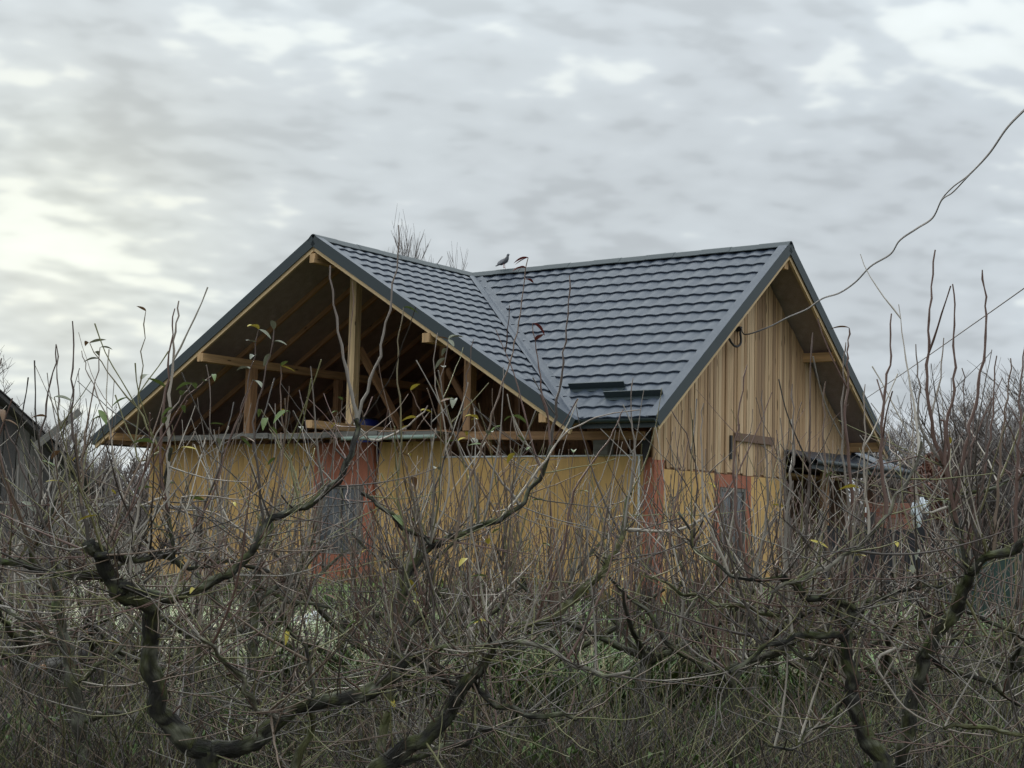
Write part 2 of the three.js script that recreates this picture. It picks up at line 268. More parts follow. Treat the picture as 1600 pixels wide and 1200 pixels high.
  // barge boards: dark folded metal with a pale batten beneath
  const barge = (p, q, out) => { const d = q.clone().sub(p).normalize(), n = new THREE.Vector3().crossVectors(d, out); if (n.y < 0) n.negate();
    mesh('barge_board', beam(p.clone().addScaledVector(n, -0.02).addScaledVector(out, 0.012), q.clone().addScaledVector(n, -0.02).addScaledVector(out, 0.012), 0.02, 0.20, n), M.trim, house);
    mesh('barge_flange', beam(p.clone().addScaledVector(n, 0.078).addScaledVector(out, -0.075), q.clone().addScaledVector(n, 0.078).addScaledVector(out, -0.075), 0.19, 0.012, n), M.roof, house);
    mesh('rake_batten', beam(p.clone().addScaledVector(n, -0.15).addScaledVector(out, -0.035), q.clone().addScaledVector(n, -0.15).addScaledVector(out, -0.035), 0.05, 0.085, n), M.batten, house); };
  const o3 = V(0, 0, 1);
  barge(pc(0, A5), pc(P6 + 0.12, A5), o3); barge(pc(0, A5), pc(-QL, A5), o3);
  barge(pm(B7, 0), pm(B7, W1 + 0.03), X); barge(pm(B7, 0), pm(B7, -W2 - 0.05), X);
  // fascia and half round gutter of the main eave, cut eave of the left slope
  mesh('fascia', boxAt((P6 + B7) / 2 + 0.06, EAVE - 0.07, W1 + 0.01, B7 - P6 - 0.1, 0.15, 0.02, 0), M.trim, house);
  const gs = []; for (let i = 0; i <= 10; i++) { const t = Math.PI * i / 10; gs.push(new THREE.Vector2(-Math.cos(t) * 0.065, -Math.sin(t) * 0.065)); } for (let i = 10; i >= 0; i--) { const t = Math.PI * i / 10; gs.push(new THREE.Vector2(-Math.cos(t) * 0.06, -Math.sin(t) * 0.06)); }
  const gg = new THREE.ExtrudeGeometry(new THREE.Shape(gs), { depth: B7 - P6 - 0.02, bevelEnabled: false }); gg.rotateY(Math.PI / 2); gg.translate(P6 + 0.06, EAVE - 0.0, W1 + 0.09); mesh('gutter', gg, M.trim, house);
  mesh('eave_trim', beam(pc(-QL - 0.01, A5, -0.02), pc(-QL - 0.01, -W2, -0.02), 0.02, 0.12), M.trim, house);
  // snow guards lying on the main slope
  for (const [x0, x1, y] of [[890, 975, 601], [945, 1035, 614]]) { const hit = (px, py) => { const [o, d] = HL(px, py), t = (RIDGE + 0.12 - TM * o.z - o.y) / (d.y + TM * d.z); return o.addScaledVector(d, t); };
    const a = hit(x0, y + (x1 > 1000 ? 2 : 2)), b = hit(x1, y); b.y = a.y = (a.y + b.y) / 2; b.z = a.z = (a.z + b.z) / 2; const sg = mesh('snow_guard', beam(a, b, 0.02, 0.125, nM), M.trim, house);
    mesh('snow_guard_flange', beam(a.clone().addScaledVector(esM, 0.05).addScaledVector(nM, -0.06), b.clone().addScaledVector(esM, 0.05).addScaledVector(nM, -0.06), 0.10, 0.008, nM), M.trim, sg); }
}
const WV = 3.65, WU = 6.92, WL = -6.08, WB = -4.62;
{ // roof timbers
  const dk = 0.05;
  mesh('ridge_beam', beam(V(0, RIDGE - 0.37, -4.3), V(0, RIDGE - 0.37, A5 + 0.02), 0.14, 0.18), M.timber, house);
  mesh('ridge_beam', beam(V(0.2, RIDGE - 0.33, 0), V(B7 - 0.07, RIDGE - 0.33, 0), 0.16, 0.20), M.timber, house);
  for (const u of [-3.05, 2.9]) mesh('purlin', beam(V(u, hc(u) - 0.33, -4.2), V(u, hc(u) - 0.33, A5 + 0.02), 0.17, 0.17), M.timber, house);
  for (const u of [-5.75, 5.5]) mesh('purlin', beam(V(u, hc(u) - 0.28, -4.2), V(u, hc(u) - 0.28, A5 - 0.01), 0.15, 0.15), M.timber, house);
  for (const v of [-2.25, 2.3]) mesh('purlin', beam(V(2.5, hm(v) - 0.20, v), V(B7 - 0.08, hm(v) - 0.20, v), 0.15, 0.18), M.timber, house);
  mesh('purlin', beam(V(5.0, hm(-4.62) - 0.13, -4.6), V(B7 - 0.10, hm(-4.62) - 0.13, -4.6), 0.14, 0.20), M.timber, house);
  mesh('purlin', beam(V(6.5, hm(4.3) - 0.26, 4.38), V(B7 - 0.06, hm(4.3) - 0.26, 4.38), 0.14, 0.16), M.timber, house);
  for (let v = -3.9; v < 4.6; v += 0.86) { // rafters under the cross roof
    mesh('rafter', beam(pc(-0.03, v, -0.115), pc(-QL + 0.15, v, -0.115), 0.055, 0.10), M.timberRed, house);
    if (v > 0) mesh('rafter', beam(pc(0.03, v, -0.115), pc(Math.max(0.6, Math.min(P6 - 0.2, v / W1 * P6 + 5 * (v > 3.9))), v, -0.115), 0.055, 0.10), M.timberRed, house); }
  for (let u = 3.2; u < 6.9; u += 0.9) mesh('rafter', beam(pm(u, -0.05, -0.11), pm(u, -4.6, -0.11), 0.06, 0.12), M.timberRed, house);
  const post = (u, v, h0, h1, w, m) => mesh('post', boxAt(u, (h0 + h1) / 2, v, w, h1 - h0, w), m, house);
  post(0, 3.78, 3.62, RIDGE - 0.46, 0.17, M.batten); post(-3.05, 3.6, 3.4, hc(3.05) - 0.415, 0.18, M.timberRed); post(2.9, 3.72, 3.45, hc(2.9) - 0.415, 0.17, M.timberRed);
  for (const v of [0.9, -1.9]) { post(0, v, 2.9, RIDGE - 0.46, 0.15, M.timberRed); post(-3.05, v, 2.9, hc(3.05) - 0.415, 0.15, M.timberRed); post(2.9, v, 2.9, hc(2.9) - 0.415, 0.15, M.timberRed); }
  mesh('brace', beam(V(0.0, 5.15, 3.62), V(0.0, 3.5, 2.1), 0.07, 0.15), M.timberRed, house);
  mesh('brace', beam(V(2.9, 4.9, 0.8), V(2.9, 3.2, -0.6), 0.07, 0.13), M.timberRed, house); mesh('brace', beam(V(0.1, 5.0, 0.9), V(1.4, 3.2, 0.9), 0.07, 0.13), M.timberRed, house);
  mesh('tie_beam', beam(V(0.0, 3.55, 5.0), V(0.0, 3.55, -1.5), 0.17, 0.15), M.timber, house);
  mesh('wall_plate', beam(V(2.35, 3.37, WV + 0.02), V(6.75, 3.30, WV + 0.02), 0.16, 0.15), M.timberRed, house);
  mesh('wall_plate', beam(V(-5.8, 3.42, WV - 0.1), V(2.3, 3.42, WV - 0.1), 0.14, 0.14), M.timberRed, house);
  // old eave of the former low roof: weathered boards on the wall head
  for (let i = 0; i < 6; i++) { const u0 = -6.15 + i * 1.46, j = (i * 37 % 5) * 0.006; mesh('old_eave_board', beam(V(u0, 3.37 + j, 4.28), V(u0 + 1.45, 3.37 + j, 4.28 + j), 0.035, 0.11), M.greywood, house);
    mesh('old_eave_soffit', beam(V(u0, 3.40 + j, 3.95), V(u0 + 1.45, 3.40 + j, 3.95), 0.62, 0.03), M.greywood, house); }
  mesh('old_gutter_pipe', plainTube([V(0.3, 3.30, 4.36), V(1.5, 3.305, 4.37), V(2.62, 3.31, 4.36)], 0.04, 10), M.greendull, house);
  mesh('old_rafter_end', beam(V(5.75, 3.10, WV + 0.06), V(6.05, 3.10, WV + 0.06), 0.2, 0.26), M.greywood, house);
  // attic floor
  mesh('attic_floor', boxAt((WL + WU) / 2, 2.86, (WV + WB) / 2, WU - WL - 0.3, 0.06, WV - WB - 0.3, 0), M.timber, house);
}
{ // front wall of painted upright boards
  const rs = mulberry(5), T = 0.10;
  const yellow = mesh('front_wall', boxAt((WL + WU) / 2, 1.5, WV - 0.12, WU - WL - 0.02, 2.7, 0.06, 0), M.yellow2, house);
  const put = (u0, u1, y0, y1, m, z = 0) => { const j = rs() * 0.004; mesh('wall_panel', boxAt((u0 + u1) / 2, (y0 + y1) / 2, WV - 0.045 + j + z, u1 - u0 - 0.008, y1 - y0, 0.09), m, yellow); };
  for (let u = WL; u < 6.70; u += 0.42) { const e = Math.min(6.70, u + 0.42), c = (u + e) / 2, t = c < 2.2 ? 3.27 : 2.95, m = rs() < 0.5 ? M.yellow : M.yellow2; const inWin = c > -1.05 && c < 0.50;
    if (!inWin) put(u, e, 0.44, t, m); }
  put(-1.09, 0.50, 2.42, 3.27, M.red, 0.004); put(-1.09, 0.50, 0.44, 1.05, M.red, 0.004); put(0.26, 0.50, 1.05, 2.42, M.red, 0.004); put(-1.09, -0.96, 1.05, 2.42, M.red, 0.004);
  put(6.70, WU, 0.44, 2.93, M.red, 0.006);
  mesh('wall_cap', boxAt(4.45, 2.965, WV - 0.04, 4.5, 0.025, 0.13, 0), M.white, house);
  mesh('plinth', boxAt((WL + WU) / 2, 0.21, WV - 0.02, WU - WL + 0.06, 0.46, 0.16, 0), M.plinth, house);
  mesh('plinth', boxAt(WU - 0.01, 0.21, (WV - 1.3) / 2, 0.14, 0.46, WV + 1.3 - 0.1, 2), M.plinth, house);
  const win = (c, w, h, along) => { // casement with two sashes
    const fr = [], add = (a, b, ww, hh) => fr.push(along === 'x' ? boxAt(c.x + a, c.y + b, c.z, ww, hh, 0.07) : boxAt(c.x, c.y + b, c.z + a, 0.07, hh, ww));
    const wd = mesh('window', (add(-w / 2 + 0.03, 0, 0.06, h), add(w / 2 - 0.03, 0, 0.06, h), add(0, h / 2 - 0.03, w - 0.12, 0.06), add(0, -h / 2 + 0.03, w - 0.12, 0.06), add(0, 0, 0.05, h - 0.12), mergeGeometries(fr)), M.greywood, house);
    for (const s of [-1, 1]) mesh('pane', along === 'x' ? boxAt(c.x + s * (w / 4 - 0.002), c.y, c.z, w / 2 - 0.085, h - 0.13, 0.012) : boxAt(c.x, c.y, c.z + s * (w / 4 - 0.002), 0.012, h - 0.13, w / 2 - 0.085), M.glass, wd); };
  win(V(-0.35, 1.735, WV - 0.03), 1.2, 1.36, 'x');
  win(V(WU - 0.03, 1.68, 0.78), 1.0, 1.62, 'z');
  mesh('downpipe', plainTube([V(6.63, 2.95, WV + 0.05), V(6.64, 2.0, WV + 0.05), V(6.63, 0.6, WV + 0.05)], 0.022, 8), M.white, house);
  mesh('membrane_scrap', prism([V(6.66, 3.35, WV + 0.03), V(6.86, 3.38, WV + 0.03), V(6.82, 2.95, WV + 0.05), V(6.74, 2.72, WV + 0.06), V(6.70, 3.0, WV + 0.04)], V(0, 0, 0.012), X, Y), M.black, house);
  // back and left walls, never seen from the front but closing the house
  mesh('wall', boxAt(WL + 0.05, 1.6, (WV + WB) / 2 - 0.1, 0.12, 3.2, WV - WB - 0.3, 2), M.yellow2, house);
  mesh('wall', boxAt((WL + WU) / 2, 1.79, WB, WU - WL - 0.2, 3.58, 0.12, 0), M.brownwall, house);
  mesh('rear_gable', prism([V(WL, 3.3, WB), V(WL, hc(WL) - 0.06, WB), V(0, RIDGE - 0.06, WB), V(5.7, hc(5.7) - 0.06, WB), V(5.7, 3.3, WB)], V(0, 0, 0.06), X, Y), M.timberRed, house);
}
{ // right gable: upright planks
  const rs = mulberry(11), back = mesh('gable_cladding', prism([V(WU - 0.07, 2.6, WV), V(WU - 0.07, hm(WV) - 0.12, WV), V(WU - 0.07, RIDGE - 0.12, 0), V(WU - 0.07, hm(WB) - 0.12, WB), V(WU - 0.07, 3.36, WB), V(WU - 0.07, 3.36, -1.5), V(WU - 0.07, 2.6, -1.5)], V(0.03, 0, 0), Z, Y), M.timberRed, house);
  let v = WV + 0.06;
  while (v > WB + 0.02) { const w = 0.085 + rs() * 0.065, v1 = Math.max(v - w, WB), g = 0.008 + rs() * 0.012, bot = v > 3.3 ? 2.88 + rs() * 0.02 : v > -1.35 ? 2.74 + rs() * 0.05 : 3.34 + rs() * 0.02, j = rs() * 0.016 + (rs() < 0.2 ? 0.012 : 0), t0 = hm(v) - 0.10, t1 = hm(v1) - 0.10;
    const o = V(rs() * 5, rs() * 5, 0), x = WU - 0.03 + j; let a = v - g, b = v1, poly;
    if (a > 0 && b < 0) poly = [V(x, bot, a), V(x, hm(a) - 0.1, a), V(x, RIDGE - 0.1, 0), V(x, hm(b) - 0.1, b), V(x, bot, b)]; else poly = [V(x, bot, a), V(x, hm(a) - 0.1, a), V(x, hm(b) - 0.1, b), V(x, bot, b)];
    const gm = prism(poly, V(0.022, 0, 0), Z, Y), uv = gm.attributes.uv; for (let i = 0; i < uv.count; i++) uv.setXY(i, uv.getX(i) * 1.2 + o.x, uv.getY(i) * 0.35 + o.y);
    mesh('plank', gm, boardMats[Math.floor(rs() * 5.9)], back); v = v1; }
  // painted lower wall
  const low = mesh('side_wall', boxAt(WU - 0.11, 1.5, (WV - 0.14 - 1.4) / 2, 0.06, 2.7, WV - 0.14 + 1.4, 2), M.yellow2, house);
  const put = (v0, v1, y0, y1, m, z = 0) => mesh('wall_panel', boxAt(WU - 0.045 + z, (y0 + y1) / 2, (v0 + v1) / 2, 0.08, y1 - y0, Math.abs(v1 - v0) - 0.008), m, low);
  put(WV - 0.1, 3.33, 0.44, 2.90, M.red, 0.006); for (const [a, b] of [[3.33, 2.7], [2.7, 2.1], [2.1, 1.5]]) put(a, b, 0.44, 2.74, rs() < 0.5 ? M.yellow : M.yellow2);
  put(1.5, 1.29, 0.44, 2.74, M.red, 0.004); put(1.29, 0.27, 2.50, 2.74, M.red, 0.004); put(0.27, 0.05, 0.44, 2.74, M.red, 0.004); put(1.29, 0.27, 0.44, 0.86, M.red, 0.004);
  put(0.05, -0.65, 0.44, 2.74, M.yellow); put(-0.65, -1.35, 0.44, 2.74, M.yellow2);
  mesh('lintel_plank', boxAt(WU + 0.03, 3.46, -0.02, 0.05, 0.15, 1.6, 2), M.brownwall, house); mesh('dark_slot_strip', boxAt(WU + 0.025, 3.25, 0.93, 0.03, 0.45, 0.07), M.black, house);  // black upright strip added for a dark slot in the planks, shade as colour
  // recessed porch wall with a dark doorway
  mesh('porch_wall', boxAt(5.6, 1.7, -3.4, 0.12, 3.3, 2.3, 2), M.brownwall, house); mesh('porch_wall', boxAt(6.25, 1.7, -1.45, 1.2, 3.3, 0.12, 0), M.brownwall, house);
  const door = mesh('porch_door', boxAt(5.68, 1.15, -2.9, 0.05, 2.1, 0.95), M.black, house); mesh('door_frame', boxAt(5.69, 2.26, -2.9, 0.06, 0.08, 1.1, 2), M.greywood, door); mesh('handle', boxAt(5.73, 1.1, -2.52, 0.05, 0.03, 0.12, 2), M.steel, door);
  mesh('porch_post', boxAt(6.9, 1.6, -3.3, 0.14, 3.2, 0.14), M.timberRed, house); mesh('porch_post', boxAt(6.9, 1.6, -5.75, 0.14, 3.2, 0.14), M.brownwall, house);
  // low porch roof running along the gable foot and round the corner
  const pr = mesh('porch_roof', prism([V(7.55, 3.12, -1.3), V(7.55, 3.12, -6.3), V(6.3, 3.62, -5.05), V(6.3, 3.30, -4.7), V(6.95, 3.29, -1.3)], V(0, 0.03, 0), X, Z), M.roof, house);
  mesh('porch_roof_slope', prism([V(7.55, 3.12, -6.3), V(4.9, 3.12, -6.3), V(5.5, 3.62, -5.05), V(6.3, 3.62, -5.05)], V(0, 0.03, 0), X, Z), M.roof, house);
  for (let k = 0; k < 4; k++) for (let r = 0; r < 2; r++) { const v0 = -4.85 - k * 0.34, g = new THREE.CylinderGeometry(0.075, 0.085, 0.42, 10, 1, true, 0, Math.PI); g.rotateZ(Math.PI / 2); g.rotateX(Math.PI / 2); g.scale(1, 0.45, 1.9); if (-6.2 + r * 0.55 > v0 - 0.1) continue; g.rotateZ(-0.41); g.translate(7.34 - r * 0.36, 3.225 + r * 0.145, v0); mesh('roof_tile', g, M.roof, pr); }
  mesh('hip_cap', beam(V(7.57, 3.17, -6.32), V(6.3, 3.68, -5.05), 0.12, 0.03), M.trim, house);
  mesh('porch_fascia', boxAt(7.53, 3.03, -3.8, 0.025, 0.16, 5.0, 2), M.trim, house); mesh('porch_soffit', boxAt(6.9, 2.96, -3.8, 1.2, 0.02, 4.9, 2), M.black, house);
  mesh('porch_gutter', plainTube([V(7.60, 3.09, -1.32), V(7.60, 3.085, -3.6), V(7.60, 3.08, -6.3)], 0.055, 10), M.trim, house);
  // cable bracket under the left rake
  mesh('cable_bracket', beam(V(WU + 0.02, 5.55, 1.3), V(WU + 0.16, 5.50, 1.3), 0.08, 0.2), M.steel, house);
  mesh('cable_loop', plainTube([V(WU + 0.12, 5.55, 1.38), V(WU + 0.15, 5.25, 1.28), V(WU + 0.16, 5.13, 1.05), V(WU + 0.15, 5.22, 0.82), V(WU + 0.13, 5.42, 0.80), V(WU + 0.08, 5.52, 0.72)], 0.022, 7), M.black, house);
  mesh('insulator', boxAt(WU + 0.06, 5.5, 0.73, 0.1, 0.09, 0.08), M.black, house);
}
// things at the house
{
  const b = thing('plastic_barrel', 'dark blue plastic barrel standing in the dark attic behind the posts', 'barrel', HW(-1.9, 2.895, 1.2));
  const pts = [[0, 0], [0.27, 0], [0.29, 0.05], [0.29, 0.3], [0.30, 0.32], [0.30, 0.36], [0.29, 0.38], [0.29, 0.66], [0.30, 0.68], [0.30, 0.72], [0.29, 0.74], [0.28, 1.0], [0.24, 1.04], [0, 1.04]].map(p => new THREE.Vector2(...p));
  mesh('body', new THREE.LatheGeometry(pts, 28), M.blue, b); mesh('lid', new THREE.CylinderGeometry(0.25, 0.25, 0.03, 28).translate(0, 1.055, 0), M.black, b);
}
{ // pigeon on the main ridge
  const hit = (() => { const [o, d] = HL(787, 424), t = -o.z / d.z; return o.addScaledVector(d, t); })();
  const p = thing('pigeon', 'small grey pigeon perched on the dark roof ridge', 'pigeon', HW(hit.x, RIDGE + 0.135, 0), -YAW);
  const g = new Tubes(), c = [0.17, 0.17, 0.18];
  g.add([V(-0.22, 0.055, 0), V(-0.12, 0.085, 0), V(-0.06, 0.115, 0), V(0.0, 0.14, 0), V(0.05, 0.165, 0), V(0.082, 0.20, 0), V(0.095, 0.235, 0), V(0.10, 0.258, 0), V(0.108, 0.275, 0), V(0.125, 0.28, 0), V(0.145, 0.272, 0), V(0.16, 0.266, 0)], [0.012, 0.022, 0.045, 0.062, 0.062, 0.045, 0.031, 0.028, 0.029, 0.022, 0.008, 0.003], 14, c, [0.13, 0.14, 0.15]);
  mesh('body', g.build(), M.twig, p);
  for (const s of [-1, 1]) { const w = new THREE.SphereGeometry(1, 14, 8); w.scale(0.115, 0.042, 0.014); w.rotateZ(0.42); w.translate(-0.04, 0.128, s * 0.053); mesh('wing', w, std(rgb(0.26, 0.26, 0.27), 0.8), p); mesh('leg', plainTube([V(0.005, 0.09, s * 0.022), V(0.01, 0.04, s * 0.024), V(0.012, -0.004, s * 0.025), V(0.035, -0.006, s * 0.025)], 0.006, 6), std(rgb(0.35, 0.12, 0.10), 0.7), p); }
}
{ // overhead cables
  const ins = HW(WU + 0.1, 5.5, 0.72);
  const L = [[1165, 523, 27.6], [1200, 512, 26.2], [1232, 496, 25], [1262, 483, 24], [1285, 467, 23.2], [1312, 458, 22.4], [1338, 440, 21.6], [1360, 417, 21], [1392, 397, 20.2], [1406, 376, 19.6], [1432, 358, 19], [1458, 340, 18.2], [1472, 312, 17.6], [1488, 301, 17.1], [1512, 276, 16.4], [1546, 240, 15.4], [1574, 200, 14.6], [1605, 168, 13.8], [1660, 110, 12.6], [1760, 20, 11]];
  const tw = (o) => plainTube([ins.clone().add(V(0, 0.02 * o, 0)), ...L.map(([x, y, d], i) => at(x, y, d).add(V(0, o * (0.010 + (i === 13 ? 0.05 : 0)), 0)))], 0.008, 6, 160);
  const c = thing('overhead_cable', 'thick wavy grey service cable rising from the plank gable into the sky', 'cable'); mesh('strand', tw(0), M.cable, c); mesh('strand', tw(1), M.cable, c);
  top('overhead_cable', plainTube([at(1345, 628, 60), at(1420, 577, 50), at(1500, 521, 42), at(1602, 449, 35), at(1760, 335, 28)], 0.016, 6, 60), M.cable, 'thin straight overhead wire crossing the sky low beside the gable', 'cable');
}

// ---------------------------------------------------------------- neighbours and clutter in the yard
{ // old shed on the left: weathered board gable under a slate roof
  const s = thing('old_shed', 'old dark shed with weathered boards and slate roof left of the house', 'shed', at(-60, 830, 20).setY(0), 0.40);
  const apex = V(-0.6, 4.07, 0), rEnd = V(1.72, 1.98, 0), lEnd = V(-2.92, 1.98, 0), rs = mulberry(8);
  const wall = mesh('gable_wall', prism([V(1.4, 0, -0.05), V(1.4, 2.2, -0.05), V(-0.6, 3.98, -0.05), V(-2.6, 2.2, -0.05), V(-2.6, 0, -0.05)], V(0, 0, 0.03), X, Y), M.greywood, s);
  for (let x = -2.6; x < 1.3; x += 0.17) { const tp = q => 4.0 - Math.abs(q + 0.6) * 0.9, w = 0.155, z = rs() * 0.012; mesh('board', prism([V(x, 0.02, z), V(x + w, 0.02, z), V(x + w, tp(x + w), z), V(x, tp(x), z)], V(0, 0, 0.022), X, Y), rs() < 0.5 ? M.greywood : M.slate, wall); }
  for (const [e, sg] of [[rEnd, 1], [lEnd, -1]]) { const off = V(sg * 0.02, 0.03, 0), rf = mesh('roof', prism([apex.clone().setZ(0.35), e.clone().setZ(0.35), e.clone().setZ(-4.5), apex.clone().setZ(-4.5)], V(0, 0.06, 0), X, Z), M.slate, s);
    for (let k = 0; k < 8; k++) { const f0 = k / 8, f1 = (k + 1) / 8 + 0.02, a = apex.clone().lerp(e, f0), b = apex.clone().lerp(e, Math.min(1.02, f1)); for (let j = 0; j < 3; j++) { const g = beam(V(a.x, a.y + 0.075, 0.2 - j * 0.36), V(b.x, b.y + 0.095, 0.2 - j * 0.36), 0.35, 0.012, Y); mesh('slate', g, M.slate, rf); } } }
  mesh('ridge_pole', beam(V(0.80, 2.56, 0.4), V(1.36, 3.06, 0.4), 0.1, 0.09), M.greywood, s);
  mesh('rail', plainTube([V(-3.2, 1.84, 0.5), V(-1, 1.82, 0.52), V(1.4, 1.84, 0.5), V(3.0, 1.83, 0.5)], 0.02, 8), M.greywood, s);
  for (const x of [-2.9, 2.95]) mesh('rail_post', boxAt(x, 0.92, 0.5, 0.08, 1.84, 0.08), M.greywood, s);
}
{ // heaps
  const rs = mulberry(21);
  const wood = thing('firewood_heap', 'heap of split pale firewood and grey offcuts lying before the old shed', 'firewood', at(60, 1000, 13).setY(0));
  for (let i = 0; i < 90; i++) { const L = 0.28 + rs() * 0.22, r = 0.035 + rs() * 0.045, g = new THREE.CylinderGeometry(r, r * 0.9, L, 6, 1); g.scale(1, 1, 0.7); g.rotateZ(Math.PI / 2 + (rs() - 0.5) * 0.7); g.rotateY(rs() * 3); const R = Math.pow(rs(), 0.6), x = (rs() * 2 - 1) * 1.5; g.translate(x, 0.05 + (1 - Math.abs(x) / 1.8) * 1.05 * rs() * (1 - R * 0.4), (R - 0.5) * 1.4); mesh('log', g, [M.greywood, M.timberRed, M.slate, M.brownwall, M.greywood][i % 5], wood); }
  const bricks = thing('brick_pile', 'loose pile of dusty red bricks on the ground beside the pale trunk', 'brick pile', at(40, 1175, 11.6).setY(0));
  const bm = [[0.30, 0.12, 0.08], [0.24, 0.10, 0.07], [0.34, 0.16, 0.11], [0.28, 0.15, 0.12]].map(c => std(rgb(...c), 0.9, { map: grainMap })), bg = new RoundedBoxGeometry(0.25, 0.065, 0.12, 1, 0.006);
  for (let l = 0; l < 4; l++) for (let i = 0; i < 9 - l * 1.4; i++) for (let j = 0; j < 2; j++) { const m = mesh('brick', bg, bm[Math.floor(rs() * 4)], bricks); m.position.set((i - (8 - l * 1.4) / 2) * 0.262 + (rs() - 0.5) * 0.06, 0.035 + l * 0.069, j * 0.14 - 0.07 + (rs() - 0.5) * 0.04); m.rotation.y = (rs() - 0.5) * 0.5; }
  const bricks2 = thing('brick_stack', 'neat stack of orange and brown bricks standing behind the porch corner', 'brick stack', at(1395, 805, 34).setY(0), 0.2);
  for (let l = 0; l < 21; l++) for (let i = 0; i < 5; i++) { if (l > 18 && i > 3) continue; const m = mesh('brick', bg, bm[Math.floor(rs() * 4)], bricks2); m.scale.set(1, 1.7, 1.4); m.position.set((i - 2) * 0.256 + (l % 2) * 0.05, 0.06 + l * 0.114, (rs() - 0.5) * 0.05); }
  // crumpled sheets
  const sheet = (px, py, d, w, dp, h, mat, label, seed) => { const g = new THREE.PlaneGeometry(w, dp, 36, 20); g.rotateX(-Math.PI / 2); const p = g.attributes.position; for (let i = 0; i < p.count; i++) { const x = p.getX(i), z = p.getZ(i), e = Math.min(1, 4 * Math.min(w / 2 - Math.abs(x), dp / 2 - Math.abs(z)) / Math.min(w, dp)); p.setY(i, 0.01 + e * h * (0.55 + 0.9 * Math.abs(fbm3(x * 3 + seed, z * 3, seed, 3)) + 0.4 * fbm3(x * 7, z * 7, seed, 2))); } g.computeVertexNormals(); const m = top('plastic_sheet', g, mat, label, 'plastic sheet'); m.position.copy(at(px, py, d).setY(0)); return m; };
  sheet(560, 1015, 19.5, 2.2, 1.1, 0.62, M.white, 'crumpled white plastic sheet on the ground before the front wall', 1);
  sheet(1480, 1030, 18.5, 3.0, 1.0, 0.5, M.white, 'long white plastic sheet spread behind the forked right trunk', 2);
  sheet(1010, 1000, 21, 1.1, 0.6, 0.5, M.white, 'small white plastic sheet crumpled near the terracotta wall corner', 3);
  const sackM = std(rgb(0.55, 0.47, 0.46), 0.8, { map: grainMap });
  const sack = (x, y, z, r, parentLabel) => { const g = new THREE.SphereGeometry(1, 24, 14), p = g.attributes.position; for (let i = 0; i < p.count; i++) { let a = p.getX(i), b = p.getY(i), c = p.getZ(i); const sq = q => Math.sign(q) * Math.pow(Math.abs(q), 0.55); p.setXYZ(i, sq(a) * 0.36, sq(b) * 0.10 * (1 + 0.4 * fbm3(a * 2 + x, c * 2, y, 2)), sq(c) * 0.24); } g.computeVertexNormals(); const m = top('cement_sack', g, sackM, parentLabel, 'sack', 'sacks stacked before the side window'); m.position.copy(at(x, 1000, 21)).setY(y); m.position.z += z; m.rotation.y = r; };
  let q = 0; for (const [x, y, z] of [[1120, 0.1, 0], [1190, 0.1, 0.1], [1255, 0.1, -0.05], [1150, 0.29, 0], [1225, 0.29, 0.05]]) sack(x, y, z, 0.15 * Math.sin(q++ * 3), y > 0.2 ? 'dusty pinkish building sack lying on top of the sack row' : 'dusty pinkish building sack lying on the ground before the side window');
  const bk = thing('bucket', 'bright blue plastic bucket standing in the undergrowth', 'bucket', at(752, 1075, 15).setY(0)); mesh('body', new THREE.LatheGeometry([[0, 0.01], [0.11, 0.01], [0.15, 0.3], [0.158, 0.3], [0.158, 0.315], [0.142, 0.315], [0.105, 0.02], [0, 0.02]].map(p => new THREE.Vector2(...p)), 24), std(rgb(0.02, 0.06, 0.42), 0.4), bk); mesh('handle', new THREE.TorusGeometry(0.15, 0.005, 6, 20, Math.PI).translate(0, 0.3, 0), M.steel, bk);
}
